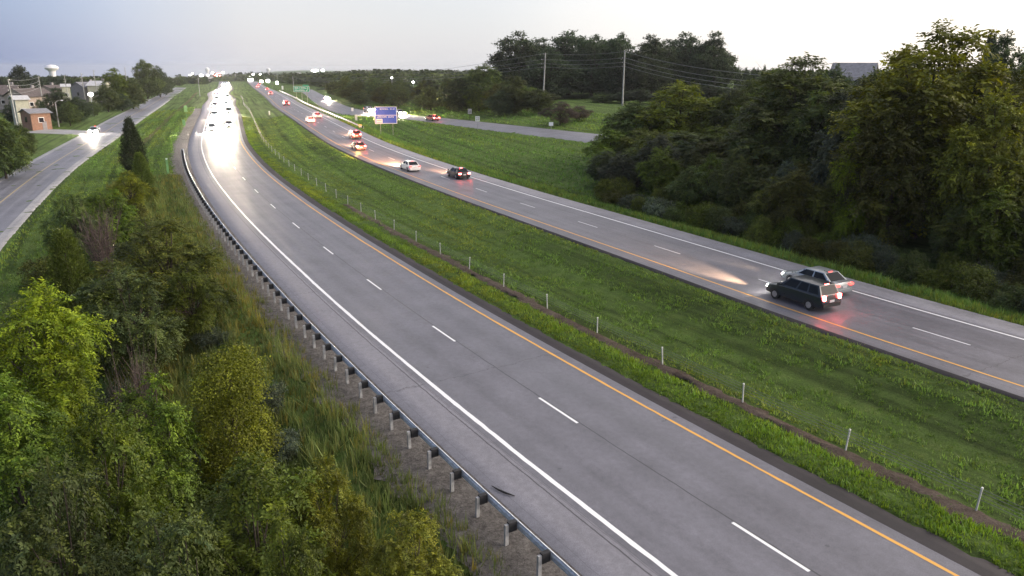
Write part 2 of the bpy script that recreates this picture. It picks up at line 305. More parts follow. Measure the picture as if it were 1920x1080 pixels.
def base(x, y):
    x = np.asarray(x, float); y = np.asarray(y, float)
    yy = np.where(y < 140, y, 140 + 110 * np.tanh((y - 140) / 110.0))
    z = 0.01257 * 70 * np.tanh(x / 70.0) + 0.00747 * yy + 1.5 * S(100, 220, y) * (1 - S(350, 650, y))
    left = S(0.26, 0.42, -x / np.maximum(y, 50.0)); r_ = np.hypot(x, y)
    return z - 14 * S(860, 1500, y) + 13 * S(1700, 3600, y) - 62 * S(800, 4200, r_) * left

class Curve:
    """a road's centre line with arc length; off() gives a point's metres along and across"""
    def __init__(s, x, y):
        d = np.hypot(np.diff(x), np.diff(y)); s0 = np.concatenate([[0], np.cumsum(d)])
        s.s = np.arange(0, s0[-1], 1.0); s.x = np.interp(s.s, s0, x); s.y = np.interp(s.s, s0, y)
        tx_ = np.gradient(s.x); ty_ = np.gradient(s.y); n = np.hypot(tx_, ty_); k = np.ones(9) / 9
        s.tx = tx_ / n; s.ty = ty_ / n
    def at(s, d, o):
        d = np.asarray(d, float); x = np.interp(d, s.s, s.x); y = np.interp(d, s.s, s.y); tx_ = np.interp(d, s.s, s.tx); ty_ = np.interp(d, s.s, s.ty)
        return x + o * ty_, y - o * tx_                              # o > 0 is right of the direction of travel away from the camera
    def head(s, d): return math.atan2(float(np.interp(d, s.s, s.ty)), float(np.interp(d, s.s, s.tx)))
    def off(s, px, py):
        px = np.asarray(px, float); py = np.asarray(py, float); sh = px.shape; px = px.ravel(); py = py.ravel()
        out_s = np.empty(len(px)); out_o = np.empty(len(px)); st = 6
        X, Y = s.x[::st], s.y[::st]
        for a in range(0, len(px), 4000):
            qx, qy = px[a:a+4000, None], py[a:a+4000, None]
            i = np.argmin((qx - X) ** 2 + (qy - Y) ** 2, 1) * st
            for _ in range(2):
                al = (px[a:a+4000] - s.x[i]) * s.tx[i] + (py[a:a+4000] - s.y[i]) * s.ty[i]; i = np.clip(i + np.round(al).astype(int), 0, len(s.s) - 1)
            al = (px[a:a+4000] - s.x[i]) * s.tx[i] + (py[a:a+4000] - s.y[i]) * s.ty[i]
            out_s[a:a+4000] = s.s[i] + al; out_o[a:a+4000] = (px[a:a+4000] - s.x[i]) * s.ty[i] - (py[a:a+4000] - s.y[i]) * s.tx[i]
        return out_s.reshape(sh), out_o.reshape(sh)
_y = np.linspace(-30, 1000, 2400)
NEAR = Curve(catmull(KN, NEARX, _y), _y); FAR = Curve(catmull(KN, FARX, _y), _y)

def terrain(x, y, full=False):
    x = np.asarray(x, float); y = np.asarray(y, float)
    s, o = NEAR.off(x, y); s2, o2 = FAR.off(x, y); z = base(x, y)
    D = 3.6 - 2.6 * S(60, 140, s)                                   # the embankment below the guardrail
    z = z - D * S(8.2, 19.0, -o) * 1.0 - 0.06 * S(7.0, 8.2, -o)
    gap = np.clip((o - 5.2) / np.maximum(o - o2 - 10.2, 3.0), 0, 1); med = (o > 5.2) & (o2 < -5.0)
    z = z - np.where(med, 0.55 * np.sin(np.pi * gap) ** 2, 0)
    z = z - 0.7 * S(6.5, 10, o2) + 1.0 * S(10, 22, o2) + 2.0 * S(22, 60, o2) + 2.5 * S(80, 180, o2)
    road = (1 - S(4.6, 5.2, o)) * (1 - S(8.0, 8.9, -o)); road2 = (1 - S(5.8, 6.6, o2)) * (1 - S(4.9, 5.6, -o2))
    far = S(900, 1100, y)
    zz = z - 0.14 * np.maximum(road, road2)
    out = zz * (1 - far) + base(x, y) * far
    return (out, s, o, s2, o2) if full else out

def ray(px, py):
    x = (px - 960) / FPX; y = -(py - 540) / FPX; c, s = math.cos(ROLL), math.sin(ROLL); x, y = c * x - s * y, s * x + c * y
    return np.array([x, math.cos(PITCH) + y * math.sin(PITCH), -math.sin(PITCH) + y * math.cos(PITCH)])
_ts = np.geomspace(8, 3000, 420)
def at(px, py, dz=0.0, fn=terrain):
    """the spot on the land that shows at a place of the photograph (1920 x 1080), dz above the land"""
    d = ray(px, py); q = _ts[:, None] * d; b = (CAM_H + q[:, 2]) < fn(q[:, 0], q[:, 1]) + dz
    i = int(np.argmax(b)) if b.any() else len(_ts) - 1
    a, e = _ts[max(i - 1, 0)], _ts[i]
    tt = np.linspace(a, e, 60); q = tt[:, None] * d; b = (CAM_H + q[:, 2]) < fn(q[:, 0], q[:, 1]) + dz
    j = int(np.argmax(b)) if b.any() else 59
    p = q[j]; return float(p[0]), float(p[1]), float(fn(p[0:1], p[1:2])[0])
def column(px, dist, row=130):
    """ground point at a bearing (photograph column) and ground distance"""
    d = ray(px, row); n = math.hypot(d[0], d[1]); x, y = d[0] / n * dist, d[1] / n * dist
    return x, y, float(terrain(np.array([x]), np.array([y]))[0])
def height_at(px, py, dist):
    d = ray(px, py); return CAM_H + d[2] / math.hypot(d[0], d[1]) * dist
def hz(x, y): return float(terrain(np.array([x]), np.array([y]))[0])

# ground sheet: fine where it is near, coarse to the horizon
def graded(a, b, step, far, g=1.12):
    mid = list(np.arange(a, b + 1e-6, step)); up = []; st = step; v = b
    while v < far[1]: st *= g; v += st; up.append(v)
    dn = []; st = step; v = a
    while v > far[0]: st *= g; v -= st; dn.append(v)
    return np.array(dn[::-1] + mid + up)
gx = graded(-95, 75, 0.9, (-5200, 5200)); gy = graded(-8, 190, 0.9, (-150, 6500), 1.07)
GX, GY = np.meshgrid(gx, gy); GZ, gs, go, gs2, go2 = terrain(GX, GY, True)
inroad = ((np.abs(go2) < 6.5) | ((go < 5.3) & (go > -7.9)))
lump = nrg.normal(0, 1, GX.shape) * 0.035 * (np.hypot(GX, GY) < 260) * (~inroad)
hillz = 1.5 * (np.sin(GX * 0.0023 + 1.0) + np.sin(GX * 0.0051 + GY * 0.0017)) * S(1500, 2600, np.hypot(GX, GY))
GZ = GZ + lump + hillz
ny, nx = GX.shape; idx = np.arange(nx * ny).reshape(ny, nx)
gf = np.stack([idx[:-1, :-1], idx[:-1, 1:], idx[1:, 1:], idx[1:, :-1]], -1).reshape(-1, 4)
ground = link(bpy.data.objects.new('ground', mesh_np('ground', np.stack([GX, GY, GZ], -1).reshape(-1, 3), gf, M['grass'], True, uv=np.stack([gs, go], -1).reshape(-1, 2))))
tag(ground, 'rolling green grass ground under the roads and trees', kind='structure')

# ------------------------------------------------------------------ roads
def ribbon(curve, s0, s1, offs, lift, step=1.5, fn=base, wob=None):
    n = max(2, int((s1 - s0) / step) + 1); ss = np.linspace(s0, s1, n); V = []; UV = []
    for k, o in enumerate(offs):
        oo = np.full(n, float(o))
        if wob is not None and wob[k]: oo = oo + wob[k] * (np.convolve(nrg.normal(0, 1, n + 6), np.ones(7) / 7, 'valid')[:n] * 1.6 + nrg.normal(0, 0.5, n))
        x, y = curve.at(ss, oo); V.append(np.stack([x, y, fn(x, y) + (lift[k] if isinstance(lift, (list, tuple)) else lift)], -1)); UV.append(np.stack([ss, oo], -1))
    k = len(offs); V = np.stack(V, 1).reshape(-1, 3); UV = np.stack(UV, 1).reshape(-1, 2); ii = np.arange(n * k).reshape(n, k)
    f = np.stack([ii[:-1, :-1], ii[:-1, 1:], ii[1:, 1:], ii[1:, :-1]], -1).reshape(-1, 4)
    return V, f, UV
def strip(name, mat, curve, s0, s1, offs, lift, parent=None, step=1.5, fn=base, wob=None, kind=None):
    v, f, uv = ribbon(curve, s0, s1, offs, lift, step, fn, wob)
    o = link(bpy.data.objects.new(name, mesh_np(name, v, f, mat, False, uv=uv)), parent)
    if kind: o['kind'] = kind
    return o
SE = 990.0
road = strip('near_carriageway', M['lane'], NEAR, 0, SE, (-4.03, -2, 0, 2, 4.25), 0.0, kind='structure')
tag(road, 'grey two lane carriageway with oncoming traffic beside the guardrail')
strip('hard_shoulder', M['shoulder'], NEAR, 0, SE, (-6.15, -5.98, -5.0, -4.03), (-0.12, -0.01, 0.0, 0.0), road)
strip('tar_edge', M['tar'], NEAR, 0, SE, (4.25, 4.7, 5.15, 5.32), (-0.004, -0.015, -0.03, -0.2), road, 0.6, wob=(0, 0, 0.07, 0.07))
strip('edge_line', M['white'], NEAR, 0, SE, (-3.76, -3.56), 0.004, road, 0.5, wob=(0.012, 0.012))
strip('edge_line', M['yellow'], NEAR, 0, SE, (3.57, 3.71), 0.004, road, 0.5, wob=(0.012, 0.012))
sD, _ = NEAR.off(np.array([7.56]), np.array([22.6])); sD = float(sD[0])
k0 = -int(sD // 12.0)
for k in range(k0, 62):
    s1_ = sD + k * 12.0
    if s1_ - 3.1 > 0 and s1_ < SE: strip('lane_dash', M['white'], NEAR, s1_ - 3.1, s1_, (-0.055, 0.075), 0.004, road)
far = strip('far_carriageway', M['farlane'], FAR, 0, SE, (-4.75, -2, 0, 2, 3.75), 0.0, kind='structure')
tag(far, 'grey two lane carriageway carrying traffic away beyond the grass median')
strip('hard_shoulder', M['farshoulder'], FAR, 0, SE, (3.75, 5.9, 6.1), (0.0, 0.0, -0.2), far)
strip('tar_edge', M['tar'], FAR, 0, SE, (-5.25, -5.1, -4.75), (-0.2, -0.06, -0.004), far, 0.6, wob=(0.08, 0.08, 0))
strip('edge_line', M['yellow'], FAR, 0, SE, (-3.52, -3.38), 0.004, far)
strip('edge_line', M['white'], FAR, 0, SE, (3.36, 3.54), 0.004, far)
xf, yf, _z = at(1710.5, 614.5, fn=base); sF = float(FAR.off(np.array([xf]), np.array([yf]))[0][0])
for k in range(-5, 62):
    s1_ = sF + k * 12.1
    if s1_ - 3.6 > 0 and s1_ < SE: strip('lane_dash', M['wornwhite'], FAR, s1_ - 3.4, s1_, (-0.06, 0.06), 0.004, far)

def curve_px(pts, ext0=None, fn=terrain):
    q = np.array([at(*p, fn=fn)[:2] for p in pts])
    d = np.concatenate([[0], np.cumsum(np.hypot(*np.diff(q, axis=0).T))]); t = np.linspace(0, d[-1], int(d[-1] / 1.0) + 2)
    x = catmull(d, q[:, 0], t); y = catmull(d, q[:, 1], t); k = 25
    def sm(a): return np.convolve(np.pad(a, k, 'reflect', reflect_type='odd'), np.ones(2 * k + 1) / (2 * k + 1), 'valid')
    x, y = sm(x), sm(y)
    if ext0:
        dx, dy = x[0] - x[12], y[0] - y[12]; n = math.hypot(dx, dy); u = np.arange(ext0, 0, -1.0); x = np.concatenate([x[0] + dx / n * u, x]); y = np.concatenate([y[0] + dy / n * u, y])
    return Curve(x, y)
FR = curve_px([(0, 457), (63, 387), (113, 333), (165, 293), (220, 257), (256, 230), (315, 189), (349, 164)], 60)     # right edge of the frontage road
frl = FR.s[-1]
fr = strip('frontage_road', M['road2'], FR, 0, frl, (-7.6, -4, -0.6), 0.05, kind='structure', fn=terrain, step=3)
tag(fr, 'grey two way frontage road curving past the houses on the left')
strip('road_shoulder', M['conc'], FR, 0, frl, (-0.6, 0.0, 0.5, 0.6), (0.05, 0.05, 0.03, -0.2), fr, fn=terrain, step=3)
strip('road_shoulder', M['conc'], FR, 0, frl, (-8.7, -8.5, -8.1, -7.6), (-0.2, 0.03, 0.05, 0.05), fr, fn=terrain, step=3)
strip('centre_line', M['faintyellow'], FR, 0, frl, (-4.25, -4.05), 0.055, fr, fn=terrain, step=3)
SIDE = curve_px([(60, 246), (90, 247), (125, 249), (160, 251), (185, 250)])
side = strip('side_street', M['conc'], SIDE, 0, SIDE.s[-1], (-4.5, 0, 4.0), 0.042, kind='structure', fn=terrain, step=2)
tag(side, 'pale side street joining the frontage road')
DRV = curve_px([(236, 188), (258, 187), (276, 187), (292, 186)])
drv = strip('driveway', M['conc'], DRV, 0, DRV.s[-1], (-3, 0, 3.0), 0.046, kind='structure', fn=terrain, step=2)
tag(drv, 'pale side road opening into the frontage road by the tall trees')
RP = curve_px([(1130, 261), (1079, 254.5), (1020, 248.5), (956, 242), (900, 235.8), (823, 225), (762, 218.8), (700, 215), (660, 212), (632, 203), (606, 190), (585, 175), (574, 168)])
rp = strip('ramp', M['road2'], RP, 0, RP.s[-1], (-4.3, -3.4, 0, 3.4, 4.3), (-0.1, 0.06, 0.1, 0.06, -0.1), kind='structure', fn=terrain, step=2)
tag(rp, 'grey outer road sweeping behind the blue sign on the right bank')
cab_o = 7.95
dirt = strip('bare_strip', M['earth'], NEAR, 0, 130, (7.15, 7.5, 7.95, 8.25), (-0.03, 0.07, 0.07, -0.03), kind='structure', fn=terrain, step=0.5, wob=(0.30, 0, 0, 0.28))
tag(dirt, 'bare brown earth strip under the median cable barrier')
grv = strip('gravel_verge', M['gravel'], NEAR, 0, 320, (-8.9, -8.3, -7.5, -6.7, -5.9), (-0.10, -0.05, -0.02, -0.022, -0.03), kind='structure', fn=base, step=0.5, wob=(0.3, 0.1, 0, 0, 0))
tag(grv, 'strip of pale gravel and dirt behind the guardrail posts')
PT = curve_px([(225, 305), (262, 273), (294, 245), (320, 219), (351, 192), (372, 172)])
swl = strip('drain_channel', M['field'], PT, 0, PT.s[-1], (-0.7, 0, 0.7), (0.03, 0.06, 0.03), kind='structure', fn=terrain, step=3)
tag(swl, 'thin pale worn line through the grass left of the carriageway')

# ------------------------------------------------------------------ plants
def unit(v): return v / np.maximum(np.linalg.norm(v, axis=-1, keepdims=True), 1e-6)
def leaf_mesh(rg, P, A, Nn, ln, wd, tint, fold=0.25):
    """one diamond leaf (two triangles folded along the rib) per row: base P, direction A, normal Nn"""
    A = unit(A); B = unit(np.cross(A, Nn)); U = np.cross(B, A)
    ln = ln[:, None]; wd = wd[:, None]
    v0 = P; v2 = P + A * ln; m = P + A * ln * 0.45; v1 = m + B * wd * 0.5 + U * wd * fold; v3 = m - B * wd * 0.5 + U * wd * fold
    n = len(P); V = np.stack([v0, v1, v2, v3], 1).reshape(-1, 3); i = np.arange(n)[:, None] * 4
    f = np.concatenate([i + [0, 1, 2], i + [0, 2, 3]], 1).reshape(-1, 3)
    return V, f, np.repeat(tint, 4, 0)
def lobes_for(rg, H, Rr, zb, n, top=0.6, lean=0.0):
    """lobe centres and radii spread through an uneven crown between zb and H"""
    out = []; hc = (H - zb)
    for k in range(n * 30):
        if len(out) >= n: break
        u = rg.uniform(0, 1); prof = math.sin(math.pi * min(1, max(0.02, u ** top))) ** 0.6
        a = rg.uniform(0, 2 * math.pi); r = Rr * prof * math.sqrt(rg.uniform(0.05, 1)) * rg.uniform(0.55, 0.86)
        rad = Rr * rg.uniform(0.24, 0.42) * (0.75 + 0.4 * prof)
        c = np.array([r * math.cos(a), r * math.sin(a), zb + hc * (0.06 + 0.84 * u)])
        if all(np.linalg.norm(c - q[0]) > 0.55 * (rad + q[1]) for q in out): out.append((c, rad))
    return out
def crown_from(rg, lobes, zc, sprays, per, ln, wd, droop=0.35, flat=0.75, spread=1.0, hue=0.22, pin=False):
    c = np.array([q[0] for q in lobes]); r = np.array([q[1] for q in lobes]); p = r ** 2; li = rg.choice(len(lobes), sprays, p=p / p.sum())
    d = unit(rg.normal(0, 1, (sprays, 3)) + np.array([0, 0, 0.35])); out = unit(c[li] - np.array([0, 0, zc]) + 1e-3)
    d = unit(d + 0.45 * out); rr = r[li] * rg.uniform(0.55, 1.08, sprays) * (1 + 0.22 * np.sin(d[:, 0] * 5 + li) * np.sin(d[:, 1] * 6 + 2 * li))
    sp = c[li] + d * rr[:, None] * np.array([1, 1, flat])
    ax = unit(d + rg.normal(0, 0.35, (sprays, 3)) + np.array([0, 0, -droop]))
    lt = rg.normal(1.0, 0.16, len(lobes))[li]; st = np.clip(rg.normal(1.0, 0.27, sprays) * lt, 0.45, 1.9)
    yl = np.clip(rg.normal(0, hue, sprays), -0.4, 0.7)
    si = np.repeat(np.arange(sprays), per); n = len(si); L_ = ln * 3.0 * spread
    t = rg.uniform(0, 1, n); P = sp[si] + ax[si] * (t[:, None] - 0.35) * L_ + rg.normal(0, ln * 0.45 * spread, (n, 3)); P[:, 2] -= droop * L_ * 0.4 * t ** 2
    side = unit(rg.normal(0, 1, (n, 3))); A = ax[si] * 0.55 + side * 0.9 + np.array([0, 0, -droop * 0.6])
    Nn = unit(np.array([0, 0, 1.0]) + 0.45 * d[si] + rg.normal(0, 0.42, (n, 3)))
    if pin:                                                         # leaflets stand in two ranks along each shoot
        up = unit(np.array([0, 0, 1.0]) + 0.35 * d + rg.normal(0, 0.25, (sprays, 3))); sd2 = unit(np.cross(ax, up)); k_ = np.tile(np.arange(per), sprays); sg_ = np.where(k_ % 2 == 0, 1.0, -1.0)[:, None]; t = (k_ + 0.5) / per
        P = sp[si] + ax[si] * (t[:, None] - 0.3) * L_ + rg.normal(0, ln * 0.12, (n, 3)); P[:, 2] -= droop * L_ * 0.55 * np.clip(t, 0, 1) ** 2
        A = sd2[si] * sg_ + ax[si] * 0.55 + np.array([0, 0, -0.25]) + rg.normal(0, 0.22, (n, 3)); Nn = unit(up[si] + rg.normal(0, 0.22, (n, 3)))
    lt2 = np.clip(st[si] * rg.normal(1, 0.15, n), 0.4, 2.0)[:, None]; y_ = yl[si][:, None]
    tint = lt2 * np.concatenate([1 + 0.55 * y_, 1 + 0.38 * y_, 1 - 0.3 * y_], 1)
    return leaf_mesh(rg, P, A, Nn, ln * rg.uniform(0.7, 1.3, n), wd * rg.uniform(0.7, 1.3, n), np.clip(tint, 0.15, 3))
def limbs(rg, H, zb, lobes, r0, n=7, every=1):
    b = MB(); tops = Vector((rg.normal(0, 0.03) * H, rg.normal(0, 0.03) * H, H * 0.80))
    tr = [Vector((0, 0, -0.4)), Vector((0.01 * H, 0, zb * 0.5)), Vector((0, 0.012 * H, zb)), (Vector((0, 0, zb)) * 0.45 + tops * 0.55) + Vector((0.02 * H, 0, 0)), tops]
    b.tube(tr, [r0 * 1.25, r0, r0 * 0.85, r0 * 0.5, r0 * 0.12], 8)
    for k, (c, r) in enumerate(lobes):
        if k % every: continue
        c = Vector(c); u = 0.1 + 0.6 * max(0, min(1, (c.z - zb) / (H - zb))); s = Vector((0, 0, zb)).lerp(tops, max(0, u - 0.22))
        if c.z < zb + 0.1 * H: s = Vector((0, 0, zb * 0.8))
        m = s.lerp(c, 0.5) + Vector((rg.normal(0, 0.1) * r, rg.normal(0, 0.1) * r, 0.12 * r)); rr = r0 * 0.42
        b.tube([s, m, c, c + (c - s).normalized() * r * 0.55], [rr, rr * 0.7, rr * 0.4, rr * 0.1], 5, cap=False)
        for j in range(3):
            e = c + Vector(rg.normal(0, 0.5, 3)) * r; b.tube([m.lerp(c, 0.4 + 0.2 * j), (m + e) / 2 + Vector((0, 0, 0.1 * r)), e], [rr * 0.35, rr * 0.22, rr * 0.05], 4, cap=False)
    return b
PROTO = {}
def proto(kind, H, Rr, trunk, crown, bark='bark'):
    v, f, t = crown; rad = np.percentile(np.hypot(v[:, 0], v[:, 1]), 98.5); top = np.percentile(v[:, 2], 99.93)
    v = v.copy(); PROTO.setdefault(kind, []).append((trunk.mesh('trunk', M[bark], True) if trunk else None, mesh_np('crown', v, f, LEAF['mid'], False, col=t), top, rad))
def new_rg(s): return np.random.default_rng(s)
for s in range(4):                                                  # near broadleaves, leaves drawn one by one
    rg = new_rg(100 + s); lo = lobes_for(rg, 8.0, 3.2, 1.0, 22, 0.75); lo = [(c_, r_ * rg.uniform(0.60, 0.95)) for c_, r_ in lo]
    proto('broad', 8, 3.2, limbs(rg, 8, 1.4, lo, 0.13, every=1), crown_from(rg, lo, 3.5, 1650, 16, 0.17, 0.085, 0.45, 0.8, 1.45, 0.36, pin=True))
for s in range(4):                                                  # woodland
    rg = new_rg(200 + s); lo = lobes_for(rg, 13.0, 5.0, 1.2, 30, 0.7)
    proto('wood', 13, 5, limbs(rg, 13, 2.6, lo, 0.22, every=2), crown_from(rg, [(c_, r_ * rg.uniform(0.65, 1.0)) for c_, r_ in lo], 5, 1900, 12, 0.33, 0.19, 0.35, 0.75, 1.1, 0.3, pin=True))
for s in range(4):                                                  # big far oaks
    rg = new_rg(300 + s); lo = [(c_, r_ * rg.uniform(0.55, 0.9)) for c_, r_ in lobes_for(rg, 24.0, 9.5, 1.6, 64, 0.5)]
    proto('oak', 24, 9.5, limbs(rg, 24, 4.0, lo, 0.5, every=2), crown_from(rg, lo, 10, 3000, 7, 0.58, 0.42, 0.15, 0.75, 0.9, 0.12))
for s in range(4):
    rg = new_rg(400 + s); lo = lobes_for(rg, 14.0, 6.0, 0.5, 20, 0.7)
    proto('distant', 14, 6, limbs(rg, 14, 2, lo, 0.25, every=5), crown_from(rg, lo, 5, 420, 8, 0.85, 0.62, 0.2, 0.8, 0.7))
for s in range(2):                                                  # red cedar: upswept sprays on a spindle
    rg = new_rg(500 + s); n = 2600; u = rg.beta(1.1, 1.5, n); a = rg.uniform(0, 6.283, n)
    pr = 2.2 * np.clip(1 - u, 0, 1) ** 0.75 * (0.35 + 0.65 * np.minimum(1, u / 0.16)) * (1 + 0.20 * np.sin(a * 4 + u * 9) + 0.12 * np.sin(a * 9 - u * 21)); rr = pr * np.sqrt(rg.uniform(0.35, 1, n))
    sp = np.stack([rr * np.cos(a), rr * np.sin(a), 0.3 + 7.4 * u], 1); ax = unit(np.stack([np.cos(a) * 0.8, np.sin(a) * 0.8, np.full(n, 0.95)], 1) + rg.normal(0, 0.25, (n, 3)))
    si = np.repeat(np.arange(n), 9); m = len(si); P = sp[si] + ax[si] * rg.uniform(-0.2, 0.45, (m, 1)) + rg.normal(0, 0.06, (m, 3))
    st = np.clip(rg.normal(1, 0.22, n), 0.5, 1.6)[si]; cr = leaf_mesh(rg, P, ax[si] + rg.normal(0, 0.45, (m, 3)), rg.normal(0, 1, (m, 3)), rg.uniform(0.14, 0.30, m), rg.uniform(0.035, 0.075, m), (st * rg.normal(1, 0.15, m)).clip(0.3, 2)[:, None] * np.ones((1, 3)))
    tb = MB().tube([(0, 0, -0.4), (0.03, 0, 2), (0, 0.02, 5), (0, 0, 7.4)], [0.14, 0.12, 0.07, 0.02], 7)
    proto('cedar', 8, 2.2, tb, cr)
for s in range(4):
    rg = new_rg(600 + s); lo = lobes_for(rg, 2.6, 1.8, 0.1, 14, 0.9)
    b = MB()
    for (c, r) in lo: b.tube([(0, 0, -0.2), Vector(c) * 0.5 + Vector((0, 0, 0.1)), c], [0.035, 0.02, 0.006], 4, cap=False)
    proto('shrub', 2.6, 1.8, b, crown_from(rg, lo, 0.8, 620, 10, 0.15, 0.08, 0.25, 0.85, 1.1))
rg = new_rg(700); lo = []                                           # column of hanging vine
for k in range(26):
    u = k / 25.0; a = k * 2.4; r = 0.75 + 0.55 * math.sin(u * 2.6 + 0.4); lo.append((np.array([r * 0.75 * math.cos(a), r * 0.75 * math.sin(a), 0.8 + 6.6 * u]), 0.55 + 0.35 * rg.uniform()))
proto('vine', 8, 1.6, limbs(rg, 8, 1.2, lo, 0.12, every=4), crown_from(rg, lo, 4, 1900, 14, 0.11, 0.070, 1.1, 1.15, 1.9, 0.15))
for s in range(2):                                                  # leafless shrub
    rg = new_rg(720 + s); b = MB()
    for k in range(26):
        a = rg.uniform(0, 6.28); t = Vector((math.cos(a) * rg.uniform(0.3, 1.7), math.sin(a) * rg.uniform(0.3, 1.7), rg.uniform(2.3, 4.0))); m_ = t * 0.5 + Vector((0, 0, 0.45)); b.tube([(0, 0, -0.1), m_, t], [0.04, 0.025, 0.006], 4, cap=False)
        for j in range(26):
            q = m_.lerp(t, rg.uniform(-0.3, 1)); e = q + Vector((math.cos(a) * 0.25, math.sin(a) * 0.25, 0.45)) + Vector(rg.normal(0, 0.32, 3)); b.tube([q, e], [0.012, 0.003], 3, cap=False)
    PROTO.setdefault('dead', []).append((b.mesh('branches', M['twig']), None, 4.2, 1.9))

def plant(kind, x, y, H, Rr, leaf, label, cat='tree', group=None, name=None, rz=None, v=None, bark=None):
    tr, cr, h0, r0 = PROTO[kind][v if v is not None else rnd.randrange(len(PROTO[kind]))]
    o = empty(name or {'cedar': 'cedar_tree', 'shrub': 'shrub', 'dead': 'bare_shrub', 'oak': 'oak_tree', 'vine': 'vine_covered_tree'}.get(kind, 'broadleaf_tree'), (x, y, hz(x, y)), rnd.uniform(0, 6.28) if rz is None else rz)
    o.scale = (Rr / r0, Rr / r0, H / h0)
    if tr: link(bpy.data.objects.new('trunk' if cr else 'branches', tr), o)
    if cr:
        c = link(bpy.data.objects.new('crown', cr), o); c.material_slots[0].link = 'OBJECT'; c.material_slots[0].material = LEAF[leaf]
    return tag(o, label, cat, group)
TONE = dict(dark='dark green', deep='dark green', olive='olive green', mid='mid green', blue='greyish blue green', redbud='purplish brown')
def plant_px(kind, px, ptop, dist, wpx, leaf, label, cat='tree', group=None, **kw):
    x, y, z = column(px, dist, ptop + 0.4 * wpx); H = max(0.8, height_at(px, ptop, dist) - z); az = math.atan((px - 960) / FPX)
    return plant(kind, x, y, H, wpx / 2 / FPX * math.hypot(dist, 9) * math.cos(az), leaf, label, cat, group, **kw)

# -- the thicket below the guardrail, singled out one by one
for a in [
 ('broad', 85, 527, 38, 245, 'lime', 'bright lime green leafy tree at the left edge of the picture'),
 ('vine', 428, 655, 29.5, 175, 'vine', 'vine draped column shaped tree in the middle of the near thicket'),
 ('broad', 480, 850, 19.5, 390, 'mid', 'broad leafy tree at the bottom edge, second from the guardrail'),
 ('broad', 620, 855, 20.5, 190, 'yellow', 'yellowish green leafy tree standing above the grass slope near the bottom edge'),
 ('broad', 190, 745, 24, 300, 'mid', 'mid green leafy tree in front of the lime tree at lower left'),
 ('broad', 765, 965, 18.2, 210, 'yellow', 'lowest leafy tree at the bottom edge, nearest to the guardrail'),
 ('broad', 290, 700, 28, 240, 'mid', 'green leafy tree leaning against the vine draped tree'),
 ('broad', 300, 405, 54, 230, 'olive', 'round olive green tree above the bend of the guardrail'),
 ('cedar', 122, 428, 53, 120, 'cedarlight', 'pointed light green cedar beside the frontage road'),
 ('cedar', 243, 219, 128, 52, 'cedar', 'tall dark spindle shaped cedar standing alone in the roadside grass'),
 ('broad', 245, 320, 92, 92, 'lime', 'yellow green bush tree just below the dark cedar', 'tree', None),
 ('cedar', 262, 285, 112, 44, 'cedarlight', 'small light green cedar touching the foot of the tall dark cedar'),
 ('broad', 130, 358, 74, 100, 'dark', 'dark green bushy tree beside the frontage road verge'),
 ('broad', 205, 352, 75, 120, 'mid', 'mid green bushy tree behind the leafless brown shrub'),
 ('broad', 120, 860, 21, 300, 'dark', 'dark leafy tree in the lower left corner'),
 ('broad', 20, 700, 30, 240, 'mid', 'green leafy tree cut off by the left edge below the lime tree'),
 ('broad', 330, 950, 17.5, 320, 'dark', 'dark leafy tree at the bottom edge left of the broad tree'),
 ('broad', 235, 500, 45, 200, 'dark', 'dark green tree between the light cedar and the olive tree'),
 ('broad', 360, 490, 47, 150, 'mid', 'green tree on the slope below the olive tree'),
 ('broad', 40, 560, 44, 200, 'dark', 'dark leafy tree behind the lime tree'),
 ('broad', 540, 960, 16.5, 230, 'mid', 'green leafy tree at the very bottom of the picture'),
]:
    kind, px, pt, d, wpx, lf, lab = a[:7]; plant_px(kind, px, pt, d, wpx, lf, lab)
plant_px('dead', 185, 385, 63, 95, None, 'leafless brown shrub between green bushes near the frontage road', 'shrub')
plant_px('dead', 250, 650, 31, 110, None, 'leafless brown shrub behind the vine draped tree', 'shrub')
fill = [(30, -16), (34, -22), (38, -15), (42, -24), (46, -18), (50, -13.5), (55, -20), (58, -26), (62, -16), (66, -22), (71, -15), (75, -20), (80, -25), (85, -17), (90, -22), (96, -15.5), (102, -20), (108, -16), (114, -21), (120, -15), (126, -18), (133, -14), (140, -17), (48, -30), (40, -32), (62, -33), (72, -30), (86, -30), (98, -27), (110, -27)]
for k, (s_, o_) in enumerate(fill):
    for j in range(2):
        x, y = NEAR.at(s_ + rnd.uniform(-2, 2), o_ + rnd.uniform(-1.5, 1.5)); x, y = float(x), float(y); lf = rnd.choice(['mid', 'dark', 'olive', 'blue', 'dark', 'redbud'])
        plant('shrub', x, y, rnd.uniform(1.5, 3.0), rnd.uniform(1.3, 2.4), lf, 'low ' + TONE[lf] + ' shrub filling the thicket below the guardrail', 'shrub', TONE[lf] + ' shrubs in the near thicket')
for k in range(22):
    x, y = NEAR.at(rnd.uniform(48, 118), rnd.uniform(-15, -10.3)); x, y = float(x), float(y); lf = rnd.choice(['mid', 'olive', 'dark', 'blue'])
    plant('shrub', x, y, rnd.uniform(0.9, 1.7), rnd.uniform(0.9, 1.6), lf, 'low ' + TONE[lf] + ' bush on the weedy slope just below the guardrail', 'shrub', TONE[lf] + ' bushes on the slope below the guardrail')
